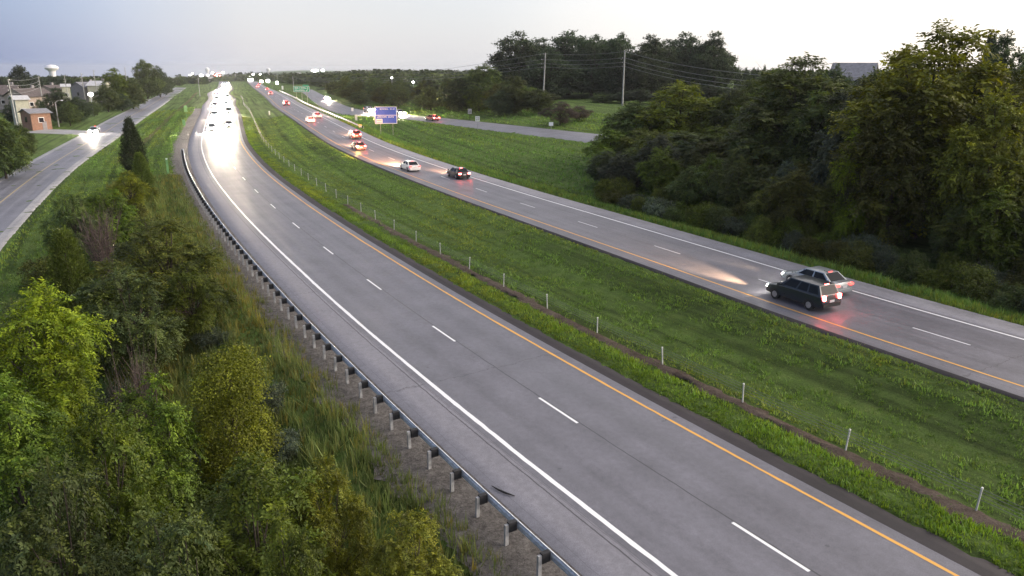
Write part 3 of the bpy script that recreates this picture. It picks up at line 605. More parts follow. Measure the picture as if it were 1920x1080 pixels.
# -- left edge and the gardens beyond the frontage road
for a in [('wood', -5, 205, 136, 100, 'dark', 'dark bushy tree cut off by the left edge beside the frontage road'),
 ('wood', 40, 232, 152, 44, 'dark', 'dark tree overhanging the frontage road at the left edge'),
 ('wood', -55, 190, 140, 110, 'olive', 'tree at the far left edge leaning into view'),
 ('distant', 38, 122, 520, 42, 'deep', 'dark round tree towering over the brown roofed house'),
 ('wood', 108, 165, 236, 66, 'deep', 'dark garden tree left of the street lamp'),
 ('wood', 146, 181, 238, 52, 'deep', 'dark low garden tree in front of the small porch lamp'),
 ('wood', 218, 128, 300, 60, 'mid', 'green garden tree with a lighter top left of the tallest tree'),
 ('wood', 200, 160, 285, 50, 'dark', 'dark bushy tree in the gardens beside the driveway'),
 ('wood', 246, 150, 300, 56, 'dark', 'dark bushy tree in front of the tallest left hand tree'),
 ('oak', 272, 112, 400, 66, 'dark', 'tallest tree left of the highway, dark and round topped'),
 ('oak', 296, 124, 420, 46, 'deep', 'dark tree touching the right side of the tallest left hand tree'),
 ('wood', 24, 190, 240, 40, 'deep', 'dark garden tree in front of the tan house at the left edge'), ('wood', 74, 186, 232, 30, 'deep', 'narrow dark garden tree beside the low orange brown building'), ('wood', 128, 190, 226, 46, 'dark', 'dark garden tree right of the street lamp'),
 ('distant', 312, 140, 520, 30, 'deep', 'small dark tree at the bend of the frontage road'),
 ('wood', 175, 190, 262, 30, 'dark', 'low dark tree right of the porch lamp'), ('wood', 228, 176, 290, 40, 'deep', 'low dark tree beside the second side road')]:
    plant_px(*a[:7])
for k in range(16):
    plant_px('distant', 2 + k * 13 + rnd.uniform(-4, 4), 143 + rnd.uniform(-3, 5), rnd.uniform(560, 700), rnd.uniform(22, 36), rnd.choice(['deep', 'dark', 'blue']), 'dark tree of the tree line behind the houses', 'tree', 'tree line behind the houses')
for k in range(9):
    plant_px('distant', 322 + k * 8 + rnd.uniform(-2, 2), 143 + rnd.uniform(-2, 4), rnd.uniform(760, 860), rnd.uniform(14, 22), rnd.choice(['deep', 'dark']), 'dark tree of the grove where the frontage road ends', 'tree', 'grove at the end of the frontage road')
# -- oaks on the rise
for a in [(975, 60, 285, 100, 'leftmost of the big dark oaks on the rise'), (1066, 58, 290, 110, 'big dark oak behind the left utility pole'), (1110, 66, 275, 90, 'big dark oak between the two utility poles'), (1160, 62, 268, 70, 'big dark oak rising behind the right utility pole'),
          (1222, 66, 272, 84, 'big dark oak right of the right utility pole'), (1285, 62, 285, 90, 'big dark oak second from the right on the rise'), (1338, 60, 278, 76, 'rightmost of the big dark oaks on the rise'), (1030, 90, 265, 90, 'lower dark oak in front of the left utility pole'), (1010, 72, 320, 100, 'dark oak at the back of the row behind the left utility pole'), (1140, 75, 320, 110, 'dark oak at the back of the row behind the right utility pole'), (1255, 75, 315, 110, 'dark oak at the back right of the row'), (1320, 80, 310, 90, 'dark oak at the back, behind the rightmost oak'), (1200, 90, 262, 80, 'low dark oak at the front right of the right utility pole')]:
    plant_px('oak', a[0], a[1], a[2], a[3] * 1.35, 'deep', a[4])
for a in [('wood', 965, 142, 196, 90, 'dark', 'bushy dark green tree at the right end of the ramp tree belt'), ('wood', 905, 120, 215, 100, 'dark', 'rounded dark tree of the ramp tree belt left of the big oaks'), ('wood', 1010, 168, 190, 60, 'dark', 'dark bush tree beside the leafless purple thicket'),
          ('wood', 860, 146, 214, 80, 'deep', 'dark tree right of the red car on the ramp'), ('wood', 940, 170, 192, 60, 'deep', 'low dark tree behind the speed sign')]: plant_px(*a)
for (px, pt, dd) in [(905, 160, 236), (935, 158, 240), (985, 168, 238), (1022, 172, 240), (1130, 178, 236), (1165, 172, 232), (1200, 165, 228), (1240, 170, 224), (1090, 176, 262), (1150, 170, 262), (1190, 168, 250), (1290, 160, 240), (1330, 158, 238), (1365, 165, 236), (1050, 178, 262)]:
    plant_px('wood', px, pt, dd, 58, rnd.choice(['deep', 'deep', 'dark']), 'low dark tree filling the foot of the big oaks', 'tree', 'low trees at the foot of the oaks')
plant_px('broad', 1050, 190, 166, 74, 'redbud', 'purplish brown thicket beside the grass opening', 'shrub')
plant_px('broad', 1086, 198, 171, 52, 'redbud', 'smaller purplish brown thicket nearer the oaks', 'shrub')
tt = np.array([560, 600, 650, 700, 760, 820, 880, 950, 1010.]); td = np.array([600, 470, 275, 245, 236, 216, 202, 192, 184.]); te = np.array([152, 147, 142, 143, 146, 148, 145, 150, 165.])
for k in range(84):
    px = rnd.uniform(590, 1000); dd = float(np.interp(px, tt, td)) * rnd.uniform(1.03, 1.4)
    lf = rnd.choice(['dark', 'deep', 'mid', 'olive', 'dark', 'mid'])
    plant_px('wood' if dd < 360 else 'distant', px, float(np.interp(px, tt, te)) + rnd.uniform(0, 30), dd, rnd.uniform(34, 56) * 230 / dd + 8, lf, TONE[lf] + ' tree of the belt behind the ramp', 'tree', TONE[lf] + ' trees of the belt behind the ramp')
# -- the wood right of the far carriageway
for a in [('wood', 1278, 152, 122, 180, 'vine', 'light green rounded tree in front of the oaks'), ('wood', 1505, 106, 92, 270, 'dark', 'largest dark tree of the right hand wood, left of the grey roof'),
          ('wood', 1690, 92, 82, 150, 'yg', 'yellow green tree left of the tallest tree of the right hand wood'), ('wood', 1838, 120, 74, 210, 'olive', 'broad olive green tree right of the tallest tree of the right hand wood'), ('wood', 1755, 46, 74, 300, 'yg', 'tallest tree of the right hand wood, yellow green and rising above all others'), ('wood', 1690, 160, 70, 200, 'olive', 'olive green tree below the tallest yellow green tree'),
          ('wood', 1880, 62, 105, 130, 'deep', 'dark tree behind the tallest yellow green tree at the right edge'), ('wood', 1868, 165, 68, 190, 'yg', 'yellow green tree at the right edge of the wood'),
          ('broad', 1603, 240, 70, 84, 'lime', 'small bright lime tree glowing in the dark wood'), ('wood', 1190, 190, 122, 130, 'dark', 'dark bushy tree at the left end of the right hand wood'),
          ('wood', 1380, 165, 118, 120, 'dark', 'dark tree just right of the light green tree'), ('wood', 1560, 122, 116, 110, 'deep', 'dark tree hiding the left half of the grey roof'), ('wood', 1640, 128, 104, 120, 'dark', 'dark tree behind the grey roof'), ('cedar', 1858, 58, 120, 60, 'cedar', 'pointed dark conifer top beside the tallest yellow green tree'),
          ('broad', 1490, 318, 72, 110, 'olive', 'olive green tree at the front of the wood above the two near cars'), ('broad', 1240, 275, 90, 90, 'mid', 'green tree at the front below the light green tree'), ('broad', 1850, 345, 66, 190, 'olive', 'olive tree at the front of the wood near the right edge')]: plant_px(*a)
plant_px('shrub', 1165, 318, 98, 90, 'blue', 'greyish green rounded shrub at the left end of the wood', 'shrub')
en = (np.array([1100, 1150, 1200, 1260, 1370, 1400, 1450, 1600, 1650, 1750, 1920, 2100.]), np.array([290, 225, 225, 240, 235, 150, 116, 140, 150, 140, 90, 85.]))
cam_ = cam.matrix_world.inverted()
def project(x, y, z):
    q = cam_ @ Vector((x, y, z)); return 960 - q.x / q.z * FPX, 540 + q.y / q.z * FPX
placed = []
for k in range(2600):
    if len(placed) >= 190: break
    s_ = rnd.uniform(40, 150); o_ = 9.5 + 62 * rnd.random() ** 1.5; x, y = FAR.at(s_, o_); x, y = float(x), float(y)
    z = hz(x, y); px, py = project(x, y, z)
    if px < 1120 + max(0, (o_ - 12)) * 1.2 or px > 2150: continue
    gapr = 1.5 if o_ < 14 else (2.4 if o_ < 24 else 3.4)
    if any((x - a) ** 2 + (y - b) ** 2 < gapr ** 2 for a, b in placed): continue
    placed.append((x, y)); d = math.hypot(x, y); lim = height_at(px, float(np.interp(px, *en)) + rnd.uniform(0, 60), d) - z
    lf = rnd.choice(['dark', 'mid', 'blue', 'olive'] if o_ < 14 else ['dark', 'deep', 'dark', 'olive', 'mid', 'deep', 'blue', 'mid'])
    if o_ < 14: plant('shrub', x, y, min(lim, rnd.uniform(1.4, 3.0)), rnd.uniform(1.2, 2.0), lf, 'low ' + TONE[lf] + ' shrub along the front of the right hand wood', 'shrub', TONE[lf] + ' shrubs fronting the right hand wood')
    else: plant('wood' if o_ > 22 else rnd.choice(['broad', 'wood']), x, y, max(2, min(lim, rnd.uniform(4, 7) if o_ < 22 else rnd.uniform(9, 17))), rnd.uniform(2.0, 3.2) if o_ < 22 else rnd.uniform(3.6, 5.8), lf, ('lower ' if o_ < 22 else 'tall ') + TONE[lf] + (' tree near the front of' if o_ < 22 else ' tree deep in') + ' the right hand wood', 'tree', ('front ' if o_ < 22 else 'deep ') + TONE[lf] + ' trees of the right hand wood')
for k in range(14):
    plant_px('distant', 1385 + k * 13 + rnd.uniform(-4, 4), 118 + rnd.uniform(0, 14), rnd.uniform(240, 300), rnd.uniform(14, 22), 'deep', 'pointed dark tree top behind the right hand wood', 'tree', 'pointed trees behind the right hand wood')
# -- grass and weeds
def vnoise(x, y, seed=0):
    xi, yi = np.floor(x).astype(np.int64), np.floor(y).astype(np.int64); fx, fy = x - xi, y - yi; fx = fx * fx * (3 - 2 * fx); fy = fy * fy * (3 - 2 * fy)
    h_ = lambda a, b: ((a * 73856093) ^ (b * 19349663) ^ (seed * 83492791)) * 2654435761 % 4294967296 / 4294967296.0
    return (h_(xi, yi) * (1 - fx) + h_(xi + 1, yi) * fx) * (1 - fy) + (h_(xi, yi + 1) * (1 - fx) + h_(xi + 1, yi + 1) * fx) * fy
def blades(name, x, y, h, wd, nb, leaf, label, zfn=terrain, tintv=0.22, lean=0.5, dry=0.15):
    ns_, no_ = NEAR.off(x, y); pt_ = 0.40 * vnoise(ns_ / 30.0, no_ / 0.75, 3) + 0.22 * vnoise(ns_ / 7.0, no_ / 0.5, 4) + 0.38 * vnoise(x / 1.1, y / 1.1, 5); pt_ = np.clip((pt_ - 0.5) * 1.7 + 0.5, 0, 1); pd_ = vnoise(ns_ / 14.0, no_ / 3.0, 9)
    h = h * (0.45 + 1.1 * pt_); n = len(x); rg = nrg; z = zfn(x, y); b = np.repeat(np.arange(n), nb); m = len(b); a = rg.uniform(0, 6.283, m)
    P = np.stack([x[b] + rg.normal(0, 0.07, m), y[b] + rg.normal(0, 0.07, m), z[b] - 0.05], 1); hh = h[b] * rg.uniform(0.55, 1.15, m); ww = wd * rg.uniform(0.6, 1.4, m)
    sd_ = np.stack([np.cos(a), np.sin(a), 0 * a], 1); ln_ = np.stack([-np.sin(a), np.cos(a), 0 * a], 1) * (hh * lean * rg.normal(0, 1, m))[:, None]
    up = np.stack([0 * a, 0 * a, hh], 1); V = np.stack([P - sd_ * ww[:, None] * 0.5, P + sd_ * ww[:, None] * 0.5, P + up + ln_], 1).reshape(-1, 3)
    cl = np.clip(rg.normal(1, tintv, n) * (0.60 + 0.8 * pt_), 0.35, 1.9); dr = np.clip(rg.normal(0, dry, n) + (pd_ - 0.55) * 0.7, -0.15, 0.8)[:, None]
    t = cl[:, None] * np.concatenate([1 + 0.9 * dr, 1 + 0.15 * dr, 1 - 0.2 * dr], 1)
    return tag(link(bpy.data.objects.new(name, mesh_np(name, V, np.arange(m * 3).reshape(-1, 3), LEAF[leaf], False, col=np.repeat(t[b], 3, 0)))), label, None, None, 'stuff')
def scatter(curve, n, s0, s1, o0, o1, pw=2.0):
    s_ = s0 + (s1 - s0) * nrg.random(n) ** pw; o_ = nrg.uniform(o0, o1, n); return curve.at(s_, o_)
x, y = scatter(NEAR, 120000, 36, 270, 5.2, 30, 1.8); _, o2_ = FAR.off(x, y); _, o1_ = NEAR.off(x, y)
kp = (o2_ < -5.1) & ~((o1_ > 7.05) & (o1_ < 8.35) & (nrg.random(len(x)) < np.where(NEAR.off(x, y)[0] < 75, 0.75, np.where(NEAR.off(x, y)[0] < 120, 0.5, 0.1)))); x, y = x[kp], y[kp]
blades('median_grass', x, y, nrg.uniform(0.10, 0.22, len(x)), 0.075, 3, 'grass', 'mown green grass of the median strip')
x, y = scatter(NEAR, 19000, 36, 230, 5.22, 7.2, 1.8); blades('verge_grass', x, y, nrg.uniform(0.08, 0.20, len(x)), 0.055, 4, 'verge', 'bright grass between the yellow line and the barrier')
x, y = scatter(FAR, 22000, 60, 260, 6.0, 10.5, 1.6); blades('roadside_grass', x, y, nrg.uniform(0.2, 0.55, len(x)), 0.07, 4, 'grass', 'rough grass along the shoulder of the far carriageway', dry=0.3)
x, y = scatter(FAR, 42000, 110, 330, 8, 62, 1.2); kp = np.abs(RP.off(x, y)[1]) > 4.7; x, y = x[kp], y[kp]; blades('bank_grass', x, y, nrg.uniform(0.2, 0.4, len(x)), 0.12, 3, 'grass', 'grass of the bank between the far carriageway and the ramp')
x, y = scatter(NEAR, 27000, 38, 165, -17.5, -7.75, 1.5); kp = nrg.random(len(x)) < 0.95; blades('slope_weeds', x[kp], y[kp], nrg.uniform(0.25, 0.75, kp.sum()), 0.05, 6, 'weed', 'tall weedy grass on the slope below the guardrail', dry=0.32, lean=0.4)
x, y = scatter(NEAR, 44000, 95, 330, -34, -8.3, 1.2); kp = FR.off(x, y)[1] > 1.0; blades('left_grass', x[kp], y[kp], nrg.uniform(0.18, 0.36, kp.sum()), 0.10, 3, 'grass', 'grass between the carriageway and the frontage road')
# -- far woodland: one mass of crowns out to the horizon
HOR = ([-100, 0, 180, 330, 440, 520, 600, 700, 900, 1100, 1400, 2000], [144, 143, 142, 139, 133, 135, 134, 129, 130, 133, 130, 130])
V_, F_, T_, off_ = [], [], [], 0; rg = new_rg(900)
pv, pf, pt = crown_from(rg, lobes_for(rg, 12, 6, 0, 9, 0.7), 4, 40, 4, 2.6, 2.2, 0.2, 0.8, 0.5)
for k in range(4200):
    a = rg.uniform(-0.64, 0.64); d = 560 + 3700 * rg.random() ** 1.3; x, y = d * math.sin(a), d * math.cos(a); clump = math.sin(a * 31 + d * 0.004) + math.sin(a * 13 - d * 0.011)
    if d < 1150 and (-0.46 < a < -0.285 + max(0, 700 - d) * 4e-4): continue
    if a < -0.42 and d < 640: continue
    if 1150 <= d < 1700 and clump < -0.7: continue
    pxl = 960 + FPX * math.tan(a) / math.cos(PITCH) * 1.0
    zz = float(base(x, y)) + 1.5 * (math.sin(x * 0.0023 + 1) + math.sin(x * 0.0051 + y * 0.0017)) * float(S(1500, 2600, d)); sc = rg.uniform(0.7, 1.25); r_ = rg.uniform(0, 6.28); c_, s_ = math.cos(r_), math.sin(r_)
    hl = height_at(pxl, float(np.interp(pxl, *HOR)) + rg.uniform(0, 5), d) - zz
    if hl < 3.5: continue
    q = pv * sc * np.array([1.5, 1.5, 1.0]); q[:, 2] *= min(2.2 if d > 2000 else 1.4, hl / (12.0 * sc)); V_.append(np.stack([q[:, 0] * c_ - q[:, 1] * s_ + x, q[:, 0] * s_ + q[:, 1] * c_ + y, q[:, 2] + zz - 0.5], 1)); F_.append(pf + off_); T_.append(pt * rg.uniform(0.8, 1.2)); off_ += len(pv)
tag(link(bpy.data.objects.new('far_woodland', mesh_np('far_woodland', np.concatenate(V_), np.concatenate(F_), LEAF['dark'], False, col=np.concatenate(T_)))), 'wooded low hills along the horizon', None, None, 'stuff')

# ------------------------------------------------------------------ guardrail
def poly_obj(name, mat, curve, s0, s1, prof, fn, parent=None, step=1.9, lift=0.0, smooth=False):
    """a profile (metres across, metres up) swept along a curve"""
    n = max(2, int((s1 - s0) / step) + 1); ss = np.linspace(s0, s1, n); V = []
    for (o, zz) in prof:
        x, y = curve.at(ss, o); cx, cy_ = curve.at(ss, prof[0][0]); V.append(np.stack([x, y, fn(cx, cy_) + zz + lift], -1))
    k = len(prof); V = np.stack(V, 1).reshape(-1, 3); ii = np.arange(n * k).reshape(n, k); q = np.arange(k); q2 = np.roll(q, -1)
    f = np.stack([ii[:-1][:, q], ii[:-1][:, q2], ii[1:][:, q2], ii[1:][:, q]], -1).reshape(-1, 4)
    return link(bpy.data.objects.new(name, mesh_np(name, V, f, mat, smooth)), parent)
sR0, sR1 = 8.0, 191.0
gx_, gy_ = NEAR.at(sR0, -6.95)
rail = empty('guardrail', (float(gx_), float(gy_), float(base(gx_, gy_))))
rail.location = (0, 0, 0)
tag(rail, 'long steel guardrail on posts along the left shoulder', 'guardrail')
wprof = [(-6.78, 0.47), (-6.72, 0.50), (-6.70, 0.545), (-6.75, 0.585), (-6.80, 0.625), (-6.75, 0.665), (-6.70, 0.705), (-6.72, 0.75), (-6.78, 0.78), (-6.79, 0.775), (-6.735, 0.745), (-6.715, 0.705), (-6.765, 0.668), (-6.815, 0.625), (-6.765, 0.582), (-6.715, 0.545), (-6.735, 0.505), (-6.79, 0.475)]
for k in range(int((sR1 - sR0) / 3.81)):                            # one panel between every second post, lapped
    a = sR0 + k * 3.81; poly_obj('rail_panel', M['galv'], NEAR, a, a + 3.81 + 0.16, wprof, base, rail, 0.95, smooth=False, lift=0.0015 * (k % 2))
pm = MB().box((0, 0, 0.16), (0.10, 0.13, 1.16)).mesh('post', M['galvpost']); bm_ = MB().box((0, 0, 0), (0.17, 0.30, 0.34)).mesh('blockout', M['block'])
bolt = MB().tube([(0, -0.21, 0), (0, 0.0, 0)], 0.018, 6).mesh('bolt', M['galv'])
for k in range(int((sR1 - sR0) / 1.905) + 1):
    a = sR0 + 0.08 + k * 1.905; hd = NEAR.head(a)
    for nm, me, o_, z_ in (('post', pm, -7.19, 0), ('blockout', bm_, -6.97, 0.625)):
        x, y = NEAR.at(a, o_); p = link(bpy.data.objects.new(nm, me), rail); p.location = (float(x), float(y), float(base(x, y)) + z_); p.rotation_euler = (rnd.gauss(0, 0.015), rnd.gauss(0, 0.015), hd)
x, y = NEAR.at(sR1 + 0.2, -6.95); hd = NEAR.head(sR1)
e_ = MB().box((0, 0, 0.62), (0.06, 0.42, 0.42)).box((-0.5, 0, 0.62), (1.0, 0.14, 0.30)).obj('end_terminal', M['galv'], rail); e_.location = (float(x), float(y), float(base(x, y))); e_.rotation_euler = (0, 0, hd)

# ------------------------------------------------------------------ median cable barrier
cab = empty('cable_barrier', (0, 0, 0)); tag(cab, 'three strand cable barrier on pale posts along the median', 'cable barrier')
cpx = [(1811, 968), (1573.5, 850), (1386, 758), (1245, 685), (1121, 626), (1031, 580), (948, 539), (887, 506), (828, 478), (788, 454), (743, 432), (712, 413), (680, 398)]
sp_ = [float(NEAR.off(*[np.array([c]) for c in at(*p)[:2]])[0][0]) for p in cpx]
sp_ = [sp_[0] - 10.4, sp_[0] - 5.2] + sp_; 
while sp_[-1] < 420: sp_.append(sp_[-1] + 5.35 + rnd.uniform(-0.25, 0.25))
cpm = MB().box((0, 0, 0.40), (0.05, 0.06, 1.16)).mesh('post', M['cablepost']); cap_ = MB().box((0, 0, 1.0), (0.06, 0.07, 0.07)).mesh('post_cap', M['paleplastic'])
tops_ = []
for a in sp_:
    x, y = NEAR.at(a, cab_o); z = hz(x, y); hd = NEAR.head(a); p = link(bpy.data.objects.new('post', cpm), cab); p.location = (float(x), float(y), z); p.rotation_euler = (rnd.gauss(0, 0.03), rnd.gauss(0, 0.03), hd)
    c_ = link(bpy.data.objects.new('post_cap', cap_), p); tops_.append((float(x), float(y), z))
for hh, sd_ in ((0.54, 0.05), (0.68, -0.05), (0.83, 0.05), (0.95, -0.05)):
    b = MB(); pts = []
    for (p, q) in zip(tops_[:-1], tops_[1:]):
        for u in (0, 0.5): pts.append((p[0] + (q[0] - p[0]) * u, p[1] + (q[1] - p[1]) * u, p[2] + (q[2] - p[2]) * u + hh - (0.012 if u else 0)))
    b.tube(pts, 0.009, 5).obj('cable', M['strand'], cab)

# ------------------------------------------------------------------ cars
def panel(q, u0, u1, v0, v1):
    a, b, c, d = [Vector(p) for p in q]                             # a-b bottom, d-c top
    f = lambda u, v: (a.lerp(b, u)).lerp(d.lerp(c, u), v)
    return [f(u0, v0), f(u1, v0), f(u1, v1), f(u0, v1)]
def make_car(kind, pmat, label, tail='tail', head='headlamp', blink=None, cat='car'):
    Lh, Wd, Ht = dict(sedan=(4.75, 1.82, 1.44), suv=(4.65, 1.90, 1.72), pickup=(5.6, 1.98, 1.85), van=(5.1, 1.98, 1.78))[kind]
    o = empty({'sedan': 'sedan_car', 'suv': 'suv_car', 'pickup': 'pickup_truck', 'van': 'minivan'}[kind], (0, 0, 0)); W2 = Wd / 2; F = Lh / 2; Rr = -Lh / 2
    belt = dict(sedan=0.93, suv=1.08, pickup=1.12, van=1.06)[kind]; zb = dict(sedan=0.24, suv=0.32, pickup=0.38, van=0.28)[kind]
    if kind == 'sedan': st = [(Rr, .62, .80, .86), (Rr + .12, .93, .93, .97), (Rr + .9, .97, .97, 1), (-.3, belt, .98, 1), (1.0, belt - .02, .98, 1), (F - .75, .84, .95, 1), (F - .18, .70, .88, .95), (F, .55, .75, .82)]
    elif kind == 'pickup': st = [(Rr, 1.08, .94, .96), (Rr + .1, 1.14, .98, .99), (-.5, 1.14, .98, 1), (0.0, belt, .98, 1), (1.1, belt, .98, 1), (F - .4, 1.06, .95, 1), (F - .1, .98, .90, .97), (F, .70, .82, .92)]
    else: st = [(Rr, .70, .88, .92), (Rr + .08, 1.06, .95, .97), (Rr + .5, belt, .98, 1), (0, belt, .98, 1), (1.0, belt - .02, .98, 1), (F - .6, .98, .95, 1), (F - .14, .84, .88, .95), (F, .60, .76, .84)]
    b = MB(); n = 0; ring = []
    for (x, zt, k1, k2) in st:
        y1, y2 = W2 * k1, W2 * k2; zl = zb + (0.10 if x in (Rr, F) else 0)
        r = [(x, -y1 * .9, zl), (x, -y2 * .985, zl + .06), (x, -y2, (zl + zt) * .52), (x, -y1, zt - .05), (x, -y1 * .88, zt), (x, 0, zt + .025), (x, y1 * .88, zt), (x, y1, zt - .05), (x, y2, (zl + zt) * .52), (x, y2 * .985, zl + .06), (x, y1 * .9, zl)]
        ring.append(r)
    vs_ = [p for r in ring for p in r]; k = 11; fs_ = []
    for i in range(len(ring) - 1):
        for j in range(k): fs_.append((i * k + j, (i + 1) * k + j, (i + 1) * k + (j + 1) % k, i * k + (j + 1) % k))
    fs_.append(tuple(range(k))); fs_.append(tuple((len(ring) - 1) * k + j for j in range(k))[::-1]); b.add(vs_, fs_)
    g = dict(sedan=(-1.95, -1.15, 0.35, 1.25), suv=(Rr + .12, Rr + .50, 0.45, 1.20), pickup=(-0.55, -0.42, 0.62, 1.28), van=(Rr + .10, Rr + .42, 0.75, 1.65))[kind]
    wb, wt = W2 * .93, W2 * .74; zt = Ht - .03
    A = [(g[0], -wb, belt - .06), (g[3], -wb, belt - .06), (g[3], wb, belt - .06), (g[0], wb, belt - .06)]; T = [(g[1], -wt, zt), (g[2], -wt, zt), (g[2], wt, zt), (g[1], wt, zt)]
    b.add(A + T, [(0, 1, 5, 4), (1, 2, 6, 5), (2, 3, 7, 6), (3, 0, 4, 7)])
    rx0, rx1 = g[1] - .03, g[2] + .04; b.add([(rx0, -wt, zt), (rx1, -wt, zt), (rx1, wt, zt), (rx0, wt, zt), (rx0 + .15, -wt * .85, Ht), (rx1 - .15, -wt * .85, Ht), (rx1 - .15, wt * .85, Ht), (rx0 + .15, wt * .85, Ht)], [(0, 1, 5, 4), (1, 2, 6, 5), (2, 3, 7, 6), (3, 0, 4, 7), (4, 5, 6, 7)])
    b.obj('body', pmat, o, True)
    sides = {'windshield': (A[1], A[2], T[2], T[1]), 'rear_window': (A[3], A[0], T[0], T[3])}
    for nm, q in sides.items(): MB().slab(panel(q, .07, .93, .16, .93), 0.008).obj(nm, M['glass'], o)
    for q in ((A[0], A[1], T[1], T[0]), (A[2], A[3], T[3], T[2])):
        rev = q[0][0] > q[1][0]; spl = [(.06, .30), (.34, .58), (.62, .94)] if kind in ('suv', 'van') else [(.09, .47), (.52, .92)]
        for (u0, u1) in spl: MB().slab(panel(q, 1 - u1 if rev else u0, 1 - u0 if rev else u1, .18, .90), 0.008).obj('side_window', M['glass'], o)
    rw = dict(sedan=.325, suv=.36, pickup=.40, van=.34)[kind]
    for sx_ in (F - .92, Rr + .95):
        for sy in (-1, 1):
            yy = sy * (W2 - .10); t_ = MB().tube([(sx_, yy - sy * .12, rw), (sx_, yy - sy * .09, rw), (sx_, yy + sy * .09, rw), (sx_, yy + sy * .125, rw)], [rw * .88, rw, rw, rw * .86], 18).obj('wheel', M['rubber'], o)
            MB().tube([(sx_, yy + sy * .10, rw), (sx_, yy + sy * .135, rw)], [rw * .62, rw * .56], 12).obj('rim', M['rim'], t_)
            vs_ = []; fs_ = []                                       # dark wheel arch, proud of the side
            for j in range(11):
                an = math.pi * j / 10; 
                for rr_ in (rw * 1.02, rw * 1.17): vs_.append((sx_ + rr_ * math.cos(an), sy * (W2 + .006), rw + rr_ * math.sin(an) * .98))
            for j in range(10): fs_.append((2 * j, 2 * j + 1, 2 * j + 3, 2 * j + 2))
            MB().add(vs_, fs_).obj('wheel_arch', M['plastic'], o)
    MB().box((F - .03, 0, zb + .17), (.12, Wd * .80, .20)).obj('front_bumper', M['plastic'], o)
    MB().box((Rr + .02, 0, zb + .16), (.12, Wd * .84, .22)).obj('rear_bumper', M['plastic'] if kind != 'sedan' else pmat, o)
    MB().box((F - .02, 0, zb + .36), (.08, Wd * .42, .13)).obj('grille', M['plastic'], o)
    MB().box((Rr - .015, 0, zb + .42), (.03, .40, .15)).obj('plate', M['plate'], o)
    zh = dict(sedan=.56, suv=.72, pickup=.84, van=.68)[kind]; ztl = dict(sedan=.80, suv=.98, pickup=1.0, van=1.02)[kind]
    for sy in (-1, 1):
        MB().box((F - .12, sy * W2 * .66, zh), (.24, .32, .11) if head == 'headlamp' else (.28, .44, .22), top=.9).obj('headlight', M[head], o)
        MB().box((Rr + .05, sy * W2 * .74, ztl), (.16, .34 if kind == 'sedan' else .22, .15 if kind == 'sedan' else .30), top=.95).obj('tail_light', M[blink if (blink and sy > 0) else tail], o)
        MB().box((g[3] - .12, sy * (W2 + .10), belt + .06), (.14, .20, .14), top=.9).obj('mirror', pmat, o)
        MB().box((.35, sy * (W2 + .004), belt - .16), (.18, .02, .03)).obj('door_handle', M['plastic'], o)
    if kind in ('sedan', 'suv', 'van'): MB().box((g[1] + .02, 0, zt + .01), (.05, .36, .03)).obj('third_brake_light', M[tail], o)
    if kind == 'pickup': MB().box((-1.65, 0, 1.10), (2.0, Wd * .82, .10)).obj('truck_bed', M['plastic'], o)
    return tag(o, label, cat)
def beam(o, E, warm=(1.0, 0.80, 0.55), x=2.5, z=0.7, tilt=2.2, size=30, blend=1.0):
    l = bpy.data.lights.new('headlight_beam', 'SPOT'); l.energy = E; l.color = warm; l.spot_size = R(size); l.spot_blend = blend; l.shadow_soft_size = 0.12
    b = bpy.data.objects.new('headlight_beam', l); link(b, o); b.location = (x, 0, z); b.rotation_euler = (R(90 - tilt), 0, R(-90)); return b
def set_car(o, curve, s_, off_, away=True, fn=base):
    x, y = curve.at(s_, off_); x, y = float(x), float(y); z = float(fn(np.array([x]), np.array([y]))[0]); h = curve.head(s_) + (0 if away else math.pi)
    x2, y2 = curve.at(s_ + 2.5, off_); z2 = float(fn(np.array([float(x2)]), np.array([float(y2)]))[0]); pt = math.atan2(z2 - z, 2.5) * (1 if away else -1)
    o.location = (x, y, z + 0.008); o.rotation_euler = (0, -pt, h)
def s_of(curve, px, py, fn=base):
    x, y, _ = at(px, py, fn=fn); return float(curve.off(np.array([x]), np.array([y]))[0][0])
def s_col(curve, px, off_):
    best = []
    for d_ in np.arange(40, curve.s[-1] - 5, 1.0):
        x, y = curve.at(d_, off_); q = project(float(x), float(y), hz(float(x), float(y)) + 0.7); best.append((abs(q[0] - px), float(d_)))
    return min(best)[1]
P_ = dict(navy=paint('paint_navy', (0.012, 0.020, 0.032)), silver=paint('paint_silver', (0.34, 0.37, 0.40), 0.3, 0.6), white=paint('paint_white', (0.74, 0.74, 0.74), 0.35, 0.0), black=paint('paint_black', (0.018, 0.018, 0.022)), red=paint('paint_red', (0.22, 0.012, 0.016)), grey=paint('paint_grey', (0.10, 0.105, 0.115)), maroon=paint('paint_maroon', (0.14, 0.015, 0.02)))
c = make_car('suv', P_['navy'], 'dark SUV in the near lane of the far carriageway with red tail lamps', 'brake'); set_car(c, FAR, s_of(FAR, 1508, 566), -1.75); beam(c, 7000, (1.0, 0.62, 0.34))
c = make_car('sedan', P_['silver'], 'silver car in the right lane passing the dark SUV', 'dimtail'); set_car(c, FAR, s_of(FAR, 1525, 540), 1.8); beam(c, 900, (1.0, 0.75, 0.5))
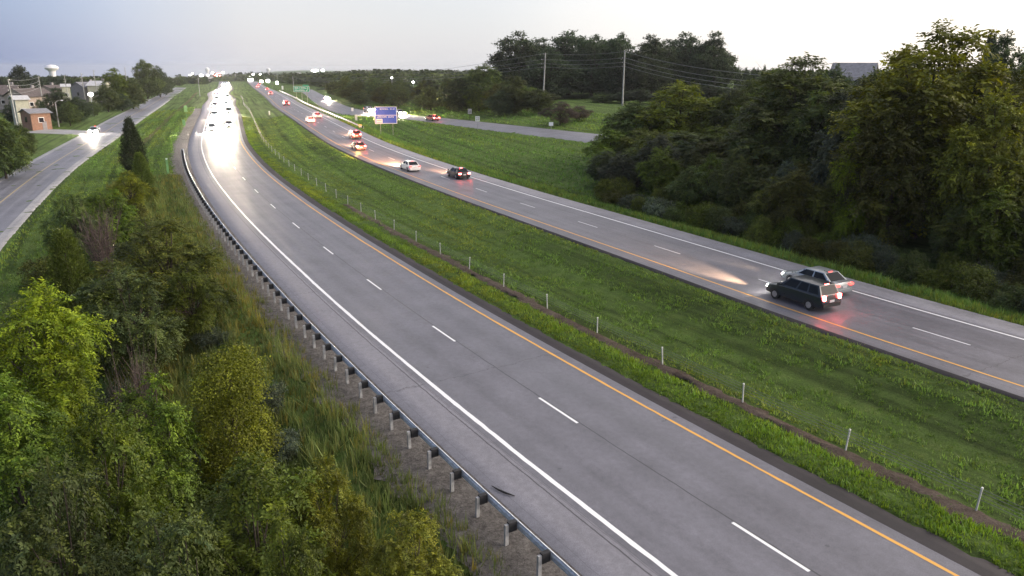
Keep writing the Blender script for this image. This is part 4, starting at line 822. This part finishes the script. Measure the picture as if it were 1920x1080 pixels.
for a in [('sedan', 'black', 866, 332, 1.75, 'brake', None, 'black car with red tail lamps, nearest car in the right lane of the bend', 500, 'car'), ('sedan', 'white', 768, 319, -1.75, 'dimtail', None, 'white car in the left lane of the far carriageway', 1500, 'car'),
          ('sedan', 'maroon', 674, 280, -1.75, 'brake', 'blinker', 'dark red car with its left turn lamp lit', 900, 'car'), ('suv', 'red', 668, 259, 1.75, 'brake', None, 'red SUV beside the guardrail end with lit tail lamps', 900, 'car'),
          ('sedan', 'white', 588, 229, -1.75, 'brake', None, 'pale car in the left lane behind the pair of red cars', 300, 'car'), ('sedan', 'silver', 598, 221, 1.75, 'brake', None, 'silver car in the right lane beside the pale car', 300, 'car'),
          ('van', 'grey', 553, 198, -0.6, 'brake', None, 'grey minivan below the green sign', 300, 'minivan'), ('suv', 'grey', 513, 178, -1.2, 'brake', None, 'grey SUV far up the far carriageway', 300, 'car'),
          ('sedan', 'red', 500, 169, 1.75, 'brake', None, 'red car second from the crest of the far carriageway', 200, 'car'), ('suv', 'white', 490, 164.5, -1.75, 'brake', None, 'white SUV nearest the crest of the far carriageway', 200, 'car'), ('pickup', 'grey', 478, 160.5, 1.75, 'brake', None, 'grey pickup truck at the crest of the far carriageway', 0, 'pickup')]:
    c = make_car(a[0], P_[a[1]], a[7], a[5], 'headlamp', a[6], a[9]); set_car(c, FAR, s_of(FAR, a[2], a[3]), a[4])
    if a[8]: beam(c, a[8] * (24 if a[8] > 1000 else 10), (1.0, 0.48, 0.22), size=40)
kinds_ = ['sedan', 'suv', 'white', 'pickup']
on = [(398, 246, -1.83, 'suv', 'white', 'first oncoming SUV in the shoulder side lane, white'), (430, 238, 1.83, 'sedan', 'silver', 'first oncoming car in the median side lane, silver'), (403, 219, -1.83, 'sedan', 'grey', 'second oncoming car in the shoulder side lane, grey'), (430, 213, 1.83, 'suv', 'black', 'second oncoming SUV in the median side lane, black'),
      (407, 203, -1.83, 'pickup', 'silver', 'oncoming silver pickup truck behind the grey car'), (431, 198, 1.83, 'sedan', 'white', 'oncoming white car behind the black SUV'), (411, 190, -1.83, 'suv', 'navy', 'oncoming navy SUV behind the silver pickup'), (431, 186, 1.83, 'van', 'grey', 'oncoming grey minivan behind the white car'),
      (414, 180, -1.83, 'sedan', 'red', 'oncoming red car behind the navy SUV'), (430, 177, 1.83, 'sedan', 'grey', 'oncoming grey car behind the minivan'), (416, 172, -1.83, 'suv', 'white', 'oncoming white SUV behind the red car'), (430, 169, 1.83, 'suv', 'maroon', 'oncoming dark red SUV near the crest'),
      (418, 166, -1.83, 'sedan', 'silver', 'oncoming silver car near the crest'), (430, 163, 1.83, 'sedan', 'black', 'oncoming black car near the crest'), (420, 160, -1.83, 'pickup', 'white', 'oncoming white pickup truck at the crest'), (432, 158, 1.83, 'suv', 'grey', 'oncoming grey SUV topping the crest')]
for (px, py, off_, kd, pc, lab) in on:
    c = make_car(kd, P_[pc], lab, 'tail', 'headlamp_far', None, {'pickup': 'pickup', 'van': 'minivan'}.get(kd, 'car')); tag(c, group='oncoming traffic with headlights lit'); set_car(c, NEAR, s_of(NEAR, px, py), off_, False); beam(c, 12000 if py < 230 else 4200, (1.0, 0.80, 0.56), 2.7, 0.8, 4.0 if py < 230 else 3.0, 60 if py < 230 else 34)
for (px, py, kd, pc, lab, away, E) in [(693, 216, 'suv', 'grey', 'grey SUV with glaring headlights left of the blue sign', True, 2500), (747, 220, 'sedan', 'silver', 'silver car with glaring headlights right of the blue sign', True, 2500), (810, 223.5, 'sedan', 'red', 'red car with lit tail lamps on the ramp', False, 0), (613, 200, 'suv', 'white', 'white SUV with lit headlights on the ramp beside the green sign', False, 2000)]:
    c = make_car(kd, P_[pc], lab, 'brake', 'headlamp_ramp' if E else 'headlamp'); s_ = s_col(RP, px, 1.7 if E else -1.7)
    set_car(c, RP, s_, -1.7 if not away else 1.7, away if E else True, terrain)
    if E: set_car(c, RP, s_, 1.7, False, terrain); beam(c, E)
    else: set_car(c, RP, s_, -1.7, True, terrain)
    c.location.z += 0.1
c = make_car('sedan', P_['silver'], 'car with bright headlights on the frontage road', 'tail', 'headlamp_far'); set_car(c, FR, s_of(FR, 182, 250, terrain), -2.2, False, terrain); c.location.z += 0.05
x, y, _ = at(173, 250); s_, o_ = FR.off(np.array([x]), np.array([y])); set_car(c, FR, float(s_[0]), float(np.clip(o_[0], -6, -2.2)), False, terrain); c.location.z += 0.05; beam(c, 2500, (1.0, 0.82, 0.55))
x, y, z = at(941, 923, fn=base); sc_ = MB().tube([(-0.55, -0.12, 0.03), (-0.2, 0.0, 0.05), (0.15, 0.03, 0.04), (0.55, 0.0, 0.025)], [0.015, 0.04, 0.035, 0.012], 6).obj('tyre_scrap', M['rubble']); sc_.location = (x, y, z + 0.01); sc_.rotation_euler = (0, 0, 2.35)
tag(sc_, 'dark strip of torn tyre lying on the shoulder beside the guardrail', 'debris')

# ------------------------------------------------------------------ signs
def face_cam(x, y): return math.atan2(-y, -x) + math.pi / 2          # turns -Y toward the camera
def strokes(b, x0, x1, z, hgt, seed, y=-0.055, gap=0.30):
    """a line of small upright letter strokes, too far away to read"""
    q = random.Random(seed); x = x0
    while x < x1 - hgt * 0.3:
        wl = hgt * q.uniform(0.45, 0.75); k = q.randrange(4); t = hgt * 0.17
        b.box((x + t / 2, y, z), (t, 0.012, hgt))
        if k in (0, 1, 3): b.box((x + wl / 2, y - .003, z + hgt * .42), (wl, 0.012, t))
        if k in (0, 2): b.box((x + wl / 2, y - .003, z - hgt * .42), (wl, 0.012, t))
        if k in (1, 2, 0): b.box((x + wl / 2, y - .003, z), (wl * .8, 0.012, t))
        if k in (1, 3): b.box((x + wl - t / 2, y, z), (t, 0.012, hgt * .95))
        x += wl + hgt * gap * (2.4 if q.random() < 0.14 else 0.7)
x, y, z = at(725, 254); dist = math.hypot(x, y); ppm = FPX / dist
sg = empty('blue_service_sign', (x, y, z), face_cam(x, y)); tag(sg, 'blue highway service sign with a white logo panel on two posts', 'sign')
zt_ = height_at(725, 200, dist) - z; zb_ = height_at(725, 232, dist) - z; Wb = 39.5 / ppm; Hb = zt_ - zb_; zc = (zt_ + zb_) / 2
MB().box((0, 0, zc), (Wb, 0.05, Hb)).obj('sign_board', M['signblue'], sg)
b = MB(); tk = Hb * 0.035
for (cx, cz, dx, dz) in ((0, zt_ - tk / 2, Wb, tk), (0, zb_ + tk / 2, Wb, tk), (-Wb / 2 + tk / 2, zc, tk, Hb - 2 * tk), (Wb / 2 - tk / 2, zc, tk, Hb - 2 * tk), (0, zc - Hb * .0, Wb - 2 * tk, tk * .8)): b.box((cx, -0.032, cz), (dx, 0.014, dz))
b.obj('border', M['signwhite'], sg)
b = MB(); strokes(b, -Wb * .26, Wb * .12, zt_ - Hb * .14, Hb * .075, 3); strokes(b, Wb * .2, Wb * .42, zt_ - Hb * .14, Hb * .075, 4); strokes(b, -Wb * .40, Wb * .05, zc - Hb * .10, Hb * .075, 5); strokes(b, Wb * .10, Wb * .36, zc - Hb * .10, Hb * .075, 6); b.obj('lettering', M['signwhite'], sg)
lp = MB().box((-Wb * .30, -0.04, zb_ + Hb * .17), (Wb * .28, 0.02, Hb * .24)).obj('logo_panel', M['signwhite'], sg)
b = MB(); strokes(b, -Wb * .41, -Wb * .20, zb_ + Hb * .20, Hb * .07, 9, -0.058); b.box((-Wb * .30, -.058, zb_ + Hb * .09), (Wb * .2, .01, Hb * .018)); b.obj('logo_lettering', M['plastic'], lp)
for sx_ in (-.26, .30): MB().box((sx_ * Wb, 0.06, zt_ / 2 - .1), (0.17, 0.10, zt_ + .1)).obj('post', M['signpost'], sg)
x, y, z = at(563, 190); dist = math.hypot(x, y) * 0.97; x, y, z = column(562.5, dist); ppm = FPX / dist
sg = empty('green_guide_sign', (x, y, z), face_cam(x, y) - 0.25); tag(sg, 'green highway guide sign with two lines of white lettering and an exit tab', 'sign')
zt_ = height_at(562, 161.5, dist) - z; zb_ = height_at(562, 172.5, dist) - z; Wb = 27 / ppm / math.cos(.25); Hb = zt_ - zb_; zc = (zt_ + zb_) / 2
MB().box((0, 0, zc), (Wb, 0.06, Hb)).obj('sign_board', M['signgreen'], sg)
MB().box((Wb * .28, 0, zt_ + Hb * .12), (Wb * .36, 0.06, Hb * .22)).obj('exit_tab', M['signgreen'], sg)
b = MB(); tk = Hb * .05
for (cx, cz, dx, dz) in ((0, zt_ - tk / 2, Wb, tk), (0, zb_ + tk / 2, Wb, tk), (-Wb / 2 + tk / 2, zc, tk, Hb - 2 * tk), (Wb / 2 - tk / 2, zc, tk, Hb - 2 * tk)): b.box((cx, -.037, cz), (dx, .014, dz))
b.obj('border', M['signwhite'], sg)
b = MB(); strokes(b, -Wb * .42, Wb * .42, zc + Hb * .17, Hb * .26, 21, -.042, .2); strokes(b, -Wb * .42, Wb * .22, zc - Hb * .22, Hb * .26, 22, -.042, .2); b.tube([(Wb * .28, -.05, zc - Hb * .34), (Wb * .40, -.05, zc - Hb * .08)], Hb * .05, 4); b.obj('lettering', M['signwhite'], sg)
for sx_ in (-.33, .0, .33): MB().box((sx_ * Wb, 0.09, zt_ / 2 - .15), (0.2, 0.12, zt_ + .2)).obj('post', M['signpost'], sg)
def small_sign(px, py_top, py_bot, wpx, hpx, mat, label, post='galvpost', cat='sign', dist=None, marks=0, name='road_sign', tilt=0.0):
    if dist is None: x, y, z = at(px, py_bot); dist = math.hypot(x, y)
    else: x, y, z = column(px, dist)
    ppm = FPX / dist; o = empty(name, (x, y, z), face_cam(x, y) + tilt); zt_ = height_at(px, py_top, dist) - z; wd, hh = wpx / ppm, hpx / ppm
    MB().box((0, -.05, zt_ - hh / 2), (wd, 0.03, hh)).obj('sign_plate', M[mat], o); MB().box((0, 0.0, zt_ / 2 - .1), (0.09, 0.07, zt_ + .1)).obj('post', M[post], o)
    if marks:
        b = MB(); strokes(b, -wd * .34, wd * .36, zt_ - hh * .28, hh * .16, marks, -.072); strokes(b, -wd * .30, wd * .3, zt_ - hh * .66, hh * .34, marks + 1, -.072, .4); b.obj('lettering', M['plastic'], o)
    return tag(o, label, cat)
small_sign(881, 204, 225, 7, 9, 'signgrey', 'small pale sign on a dark post behind the ramp', 'plastic', marks=31); small_sign(895.5, 218, 243, 8, 9, 'signwhite', 'white speed sign on the grass in front of the ramp', marks=33)
small_sign(1033, 229, 247, 8, 6.5, 'signwhite', 'small white board on a post by the grass opening'); small_sign(661, 202, 210.5, 4.2, 6, 'signwhite', 'tiny white sign on the ramp edge left of the glaring SUV')
small_sign(350, 198, 223, 5, 10, 'greenpost', 'pale green backed sign in the grass left of the oncoming traffic', 'greenpost'); small_sign(345.5, 224, 236, 4.5, 12, 'greenpost', 'low pale green marker in front of the green backed sign', 'greenpost')
for (px, t_, b_, wd, mt, lab) in [(315.5, 296, 326, 3.6, 'greenpost', 'slim pale green marker post in the grass beside the guardrail'), (668, 215, 226, 4.2, 'paleplastic', 'short pale marker post left of the blue sign'), (505.5, 208, 216, 2.2, 'paleplastic', 'lone white marker post in the median'), (530, 161, 169, 3.0, 'paleplastic', 'short pale marker left of the green sign')]:
    x, y, z = at(px, b_); d = math.hypot(x, y); H_ = height_at(px, t_, d) - z; o = empty('marker_post', (x, y, z), face_cam(x, y)); wd = wd * d / FPX
    MB().box((0, 0, H_ / 2 - .1), (wd, .05, H_ + .2)).obj('post', M[mt], o); MB().box((0, -.03, H_ - .14), (wd * .8, .015, .16)).obj('reflector', M['signwhite'], o); tag(o, lab, 'marker post')
small_sign(676, 233, 241, 5.5, 5.5, 'amber', 'amber object marker at the end of the far guardrail', name='object_marker')
# short rail on the far carriageway's outer side
rail2 = empty('guardrail', (0, 0, 0)); tag(rail2, 'far guardrail between the far carriageway and the ramp', 'guardrail')
a0, a1 = s_of(FAR, 676, 243), s_of(FAR, 535, 172); pr2 = [(6.6 + (o + 6.75), zz) for (o, zz) in wprof]
for k in range(int((a1 - a0) / 7.62)): poly_obj('rail_panel', M['galv'], FAR, a0 + k * 7.62, a0 + k * 7.62 + 7.8, pr2, terrain, rail2, 3.81)
for k in range(int((a1 - a0) / 3.81)):
    x, y = FAR.at(a0 + k * 3.81, 6.95); p = link(bpy.data.objects.new('post', pm), rail2); p.location = (float(x), float(y), hz(x, y)); p.rotation_euler = (0, 0, FAR.head(a0 + k * 3.81))
    q = link(bpy.data.objects.new('blockout', bm_), rail2); x, y = FAR.at(a0 + k * 3.81, 6.76); q.location = (float(x), float(y), hz(x, y) + .62); q.rotation_euler = p.rotation_euler
# far lamp boards beyond the crest
for (px, py, hp, wp, d, lab) in [(468, 149.5, 3.5, 8, 900, 'wide lit white board beyond the crest'), (488, 153.5, 5, 5, 880, 'white yield shaped sign beyond the crest'), (500.5, 152, 5, 5.4, 860, 'square white sign right of the yield shaped sign'), (517.5, 155.5, 5, 4.4, 760, 'small warm white sign at the far road edge')]:
    x, y, z = column(px, d); o = empty('lit_sign', (x, y, z), face_cam(x, y)); zc = height_at(px, py, d) - z; MB().box((0, 0, zc), (wp * d / FPX, .1, hp * d / FPX)).obj('sign_plate', M['lampwhite'], o); MB().box((0, .12, zc / 2), (.2, .12, max(.5, zc))).obj('post', M['signpost'], o); tag(o, lab, 'sign')

# ------------------------------------------------------------------ poles and wires
def pole(px, ptop, pbot, rad, label, mat='wood', dist=None, arms=True, lean=0.0, name='utility_pole', cat='utility pole'):
    if dist is None: x, y, z = at(px, pbot); dist = math.hypot(x, y)
    else: x, y, z = column(px, dist)
    H_ = height_at(px, ptop, dist) - z; o = empty(name, (x, y, z), face_cam(x, y)); MB().tube([(0, 0, -.3), (lean * .5, 0, H_ / 2), (lean, 0, H_)], [rad, rad * .85, rad * .65], 10).obj('shaft', M[mat], o, True)
    if arms:
        for k, zz in enumerate((.97, .86, .78, .71)):
            b = MB().box((-.28 if k else 0, 0, H_ * zz), (.7, .09, .09)); b.obj('bracket', M['wood'], o); MB().lathe([(.01, -.12), (.07, -.1), (.05, 0), (.07, .05), (.01, .12)], 8, 0, (-.55 if k else 0, 0, H_ * zz + .17)).obj('insulator', M['paleplastic'], o)
    return tag(o, label, cat), H_
pA, hA = pole(1167, 95, 198, .27, 'tall pale utility pole in front of the oaks, right of the pair', 'greypole'); pB, hB = pole(1019, 99, 180, .25, 'tall pale utility pole on the left, half hidden by bushes', 'greypole', dist=232, lean=.5)
pC, hC = pole(548, 142, 168, .25, 'distant utility pole where the wires reach the horizon', 'greypole', dist=640); pD, hD = pole(1640, 150, 300, .25, 'utility pole hidden in the right hand wood', 'greypole', dist=128)
def span(p, hp, q, hq, label, sag):
    o = empty('power_line', p.location); tag(o, label, 'power line'); base_ = Vector(p.location)
    for zz in (.97, .86, .78, .71):
        a = Vector(p.location) + Vector((0, 0, hp * zz + .2)); b_ = Vector(q.location) + Vector((0, 0, hq * zz + .2)); pts = []
        for i in range(17): u = i / 16; pts.append(a.lerp(b_, u) - Vector((0, 0, sag * 4 * u * (1 - u))) - base_)
        MB().tube(pts, 0.045, 4).obj('wire', M['wire'], o)
span(pA, hA, pB, hB, 'four wires between the two tall pale poles', 0.5); span(pB, hB, pC, hC, 'four wires running left over the ramp tree belt', 4.0); span(pA, hA, pD, hD, 'four wires falling right toward the wood', 1.6)
lp = []
for (px, t_, b_, lab) in [(80, 143, 214, 'wooden utility pole in front of the brown roofed house'), (9, 148, 190, 'wooden utility pole nearest the left edge'), (115, 141, 178, 'wooden utility pole above the cream shed'), (147, 137, 180, 'wooden utility pole left of the pale roof'), (171, 131, 178, 'wooden utility pole in front of the pale roof'), (230, 126, 172, 'wooden utility pole among the garden trees')]:
    d = {80: None, 9: 215, 115: 330, 147: 300, 171: 330, 230: 420}[px]; p, h_ = pole(px + 5, t_, b_, .17, lab, 'greypole', dist=d, lean=-.25); lp.append((p, h_))
span(lp[1][0], lp[1][1], lp[0][0], lp[0][1], 'wires between the two poles before the brown roofed house', .5)
def lamp(px, ptop, pbot, label, arm, lit=False, dist=None):
    if dist is None: x, y, z = at(px, pbot); dist = math.hypot(x, y)
    else: x, y, z = column(px, dist)
    H_ = height_at(px, ptop, dist) - z; o = empty('street_lamp', (x, y, z), face_cam(x, y)); MB().tube([(0, 0, -.2), (0, 0, H_)], [.15, .10], 8).obj('shaft', M['greypole'], o, True)
    MB().tube([(0, 0, H_ - .2), (arm * .5, 0, H_ + .35), (arm, 0, H_ + .4)], .05, 6).obj('arm', M['greypole'], o); hd = MB().box((arm * 1.15, 0, H_ + .38), (abs(arm) * .45, .3, .16), top=.8).obj('lamp_head', M['galv'], o)
    MB().box((arm * 1.15, 0, H_ + .27), (abs(arm) * .35, .22, .05)).obj('lens', M['lampwhite'] if lit else M['paleplastic'], hd); return tag(o, label, 'street lamp')
lamp(111, 191, 238, 'street lamp on a pale pole beside the side street', 1.3); lamp(375, 142, 180, 'street lamp on a pale pole at the far end of the grass', -3.0, True); lamp(519, 143, 160, 'thin far lamp pole beyond the green sign', -2.0, False, 700)

# ------------------------------------------------------------------ houses, towers and lights of the town
def house(px, py_ridge, py_eave, pbase, wpx, dist, wall, roof, rz, label, depth=9.0, cat='house', windows=3, chim=True, lit=0, name='house'):
    x, y, z = column(px, dist); o = empty(name, (x, y, z), face_cam(x, y) + rz); Wd = wpx / FPX * dist; he = max(2.2, height_at(px, py_eave, dist) - z); hr = max(he + .8, height_at(px, py_ridge, dist) - z); d2 = depth / 2
    b = MB().box((0, 0, he / 2 - .3), (Wd, depth, he + .6)); b.add([(-Wd / 2, -d2, he), (-Wd / 2, d2, he), (-Wd / 2, 0, hr - .12)], [(0, 1, 2)]); b.add([(Wd / 2, -d2, he), (Wd / 2, d2, he), (Wd / 2, 0, hr - .12)], [(0, 2, 1)]); b.obj('wall', M[wall], o)
    ov = .45; rr = MB(); k = (hr - he) / d2; 
    for s_ in (-1, 1): rr.slab([(-Wd / 2 - ov, s_ * (d2 + ov), he - k * ov), (Wd / 2 + ov, s_ * (d2 + ov), he - k * ov), (Wd / 2 + ov, 0, hr), (-Wd / 2 - ov, 0, hr)][::s_ * -1], .14)
    ro = rr.obj('roof', M[roof], o)
    if chim: MB().box((Wd * .22, .8, hr + .2), (.8, .8, 1.6)).obj('chimney', M['sidinggrey'], ro)
    for i in range(windows):
        wx = -Wd / 2 + Wd * (i + .5) / windows; w_ = MB().box((wx, -d2 - .02, he * .58), (1.3, .05, 1.3)).obj('window', M['trim'], o); MB().box((wx, -d2 - .05, he * .58), (1.05, .04, 1.05)).obj('pane', M['lampwhite'] if i == lit - 1 else M['glass'], w_)
    MB().box((Wd * .5 - 1.6, -d2 - .03, 1.0), (.95, .06, 2.0)).obj('door', M['sidinggrey'], o); MB().box((-Wd / 2 - .03, 0, he * .6), (.05, 1.2, 1.2)).obj('window', M['glass'], o)
    return tag(o, label, cat)
house(46, 166, 180, 205, 44, 285, 'sidingtan', 'roofbrown', .55, 'large tan house with a brown shingle roof behind the utility pole', 11); house(6, 160, 176, 200, 30, 300, 'sidinggrey', 'roofbrown', -.3, 'grey house with a brown roof at the left edge', 10)
house(26, 181, 186, 202, 18, 232, 'sidingcream', 'roofpale', .2, 'small cream building in front of the tan house', 5, 'shed', 1, False, name='shed'); house(52, 206, 211, 220, 28, 220, 'sidingorange', 'roofgrey', .35, 'low orange brown building at the end of the gardens', 6, 'shed', 1, False, name='shed')
house(90, 160, 168, 178, 24, 340, 'sidingtan', 'roofbrown', .7, 'tan house behind the utility pole, right of the large one', 9); house(118, 158, 162, 172, 11, 335, 'sidingcream', 'roofpale', 0, 'cream shed between two utility poles', 4, 'shed', 1, False, name='shed')
house(160, 154, 163, 174, 34, 350, 'sidinggrey', 'roofgrey', .5, 'grey house with a long grey roof', 10); house(182, 152, 160, 170, 24, 345, 'sidingcream', 'roofpale', -.4, 'house with a bright pale roof behind the grey house', 8)
house(1602, 119, 168, 200, 60, 135, 'sidinggrey', 'roofgrey', -.15, 'house with a steep grey roof showing above the right hand wood', 11, chim=False)
for (px, py, d, wp, hp, lab) in [(163, 177, 262, 7, 6, 'bright white porch lamp in the gardens'), (388, 141.5, 1500, 4, 3, 'white lamp of the town on the left horizon'), (376, 141.5, 1450, 5, 4, 'white lamp beside the far street lamp'), (398, 136.5, 1700, 3.2, 3.2, 'small white lamp above the oncoming traffic'), (417, 136.2, 1700, 3.8, 3.4, 'small white lamp right of the red sign'),
                               (466, 142, 1600, 9, 2.4, 'flat white lit canopy beyond the crest'), (474, 139.5, 1650, 3.4, 3, 'white lamp above the flat canopy'), (573, 141, 1500, 3.2, 3.4, 'white lamp in the trees right of the green sign'), (590, 132.5, 1900, 11, 4, 'long white lit building on the horizon'), (605, 132, 1900, 5, 4, 'round white lamp at the end of the long lit building'), (360, 139, 1500, 2.6, 2.8, 'leftmost white lamp of the town'), (487, 139.5, 1700, 3, 2, 'faint lamp right of the flat canopy'), (734, 146, 420, 3, 3, 'small lamp in the ramp tree belt'), (774, 154, 330, 3.5, 3.5, 'small lamp above the glaring silver car')]:
    x, y, z = column(px, d); o = empty('area_lamp', (x, y, z), face_cam(x, y)); zc = height_at(px, py, d) - z; MB().lathe([(.02, -hp / 2 * d / FPX), (wp / 2 * d / FPX, -hp / 4 * d / FPX), (wp / 2 * d / FPX, hp / 4 * d / FPX), (.02, hp / 2 * d / FPX)], 10, 0, (0, 0, zc)).obj('lamp_head', M['lampwhite'], o); MB().box((0, 0, zc / 2), (.3, .3, max(1, zc - hp / 3 * d / FPX))).obj('post', M['galvpost'], o); tag(o, lab, 'lamp')
x, y, z = column(407, 1500); o = empty('lit_shop_sign', (x, y, z), face_cam(x, y)); zc = height_at(407, 140.5, 1500) - z; MB().box((0, 0, zc), (11 * 1500 / FPX, .6, 4.5 * 1500 / FPX)).obj('sign_plate', M['lampred'], o); MB().box((0, -.4, zc - .6), (4 * 1500 / FPX, .3, 3.4 * 1500 / FPX)).obj('lit_panel', M['lampwhite'], o); MB().box((0, .4, zc / 2), (.8, .4, zc)).obj('post', M['galvpost'], o); tag(o, 'red lit shop sign with a white middle on the horizon', 'sign')
for k, (px, pt, pm_, pb, d, wp, lab, bulb) in enumerate([(97, 121, 132, 142, 1500, 20, 'white pedestal water tower above the houses', True), (388.5, 126, 134, 138, 2300, 7, 'distant white water tank above the oncoming traffic', False), (503, 127, 133, 137, 2500, 7, 'distant white water tower above the far carriageway', True)]):
    x, y, z = column(px, d); o = empty('water_tower', (x, y, z)); r = wp / 2 * d / FPX; zt_ = height_at(px, pt, d) - z; zm = height_at(px, pm_, d) - z; hh = zt_ - zm
    MB().lathe([(.1, zt_), (r * .55, zt_ - hh * .10), (r * .9, zt_ - hh * .35), (r, zt_ - hh * .6), (r * .92, zt_ - hh * .8), (r * .6, zm), (r * .52, zm - hh * .15)], 28).obj('tank', M['tank'], o, True)
    MB().lathe([(r * .52, zm - hh * .1), (r * .46, zm - hh * .6), (r * .42, zm * .3), (r * .5, -1)], 24).obj('pedestal', M['tank'], o, True); tag(o, lab, 'water tower')
for (px, py, wp, hp, d, lab) in [(560, 138, 6, 4, 1600, 'pale low building among the trees above the green sign'), (441, 141, 5, 3, 1700, 'pale low building beyond the crest'), (395, 146.5, 11, 5, 1300, 'pale low building left of the oncoming traffic')]:
    x, y, z = column(px, d); o = empty('low_building', (x, y, z), face_cam(x, y)); zc = height_at(px, py, d) - z; w_ = wp * d / FPX; h_ = hp * d / FPX; MB().box((0, 0, zc / 2), (w_, w_ * .6, zc + h_)).obj('wall', M['bldg'], o); MB().box((0, 0, zc + h_ / 2 + zc * 0 + .3), (w_ * 1.03, w_ * .62, .6)).obj('roof', M['roofgrey'], o); tag(o, lab, 'building')

# ------------------------------------------------------------------ evening haze
hm = bpy.data.materials.new('haze_air'); hm.use_nodes = True; ht = hm.node_tree; ht.nodes.clear()
hv_ = ht.nodes.new('ShaderNodeVolumePrincipled'); hv_.inputs['Color'].default_value = (0.86, 0.90, 0.97, 1); hv_.inputs['Density'].default_value = 0.00008; hv_.inputs['Anisotropy'].default_value = 0.3
ho = ht.nodes.new('ShaderNodeOutputMaterial'); ht.links.new(hv_.outputs[0], ho.inputs['Volume'])
HZ0, HZ1 = (36.0 + float(GZ.min()) - 1.0) / 2, 36.0 - float(GZ.min()) + 1.0
hb = MB().box((0, 3350, HZ0), (13400, 7800, HZ1)).obj('haze', hm); tag(hb, 'thin evening haze over the whole place', None, None, 'stuff')
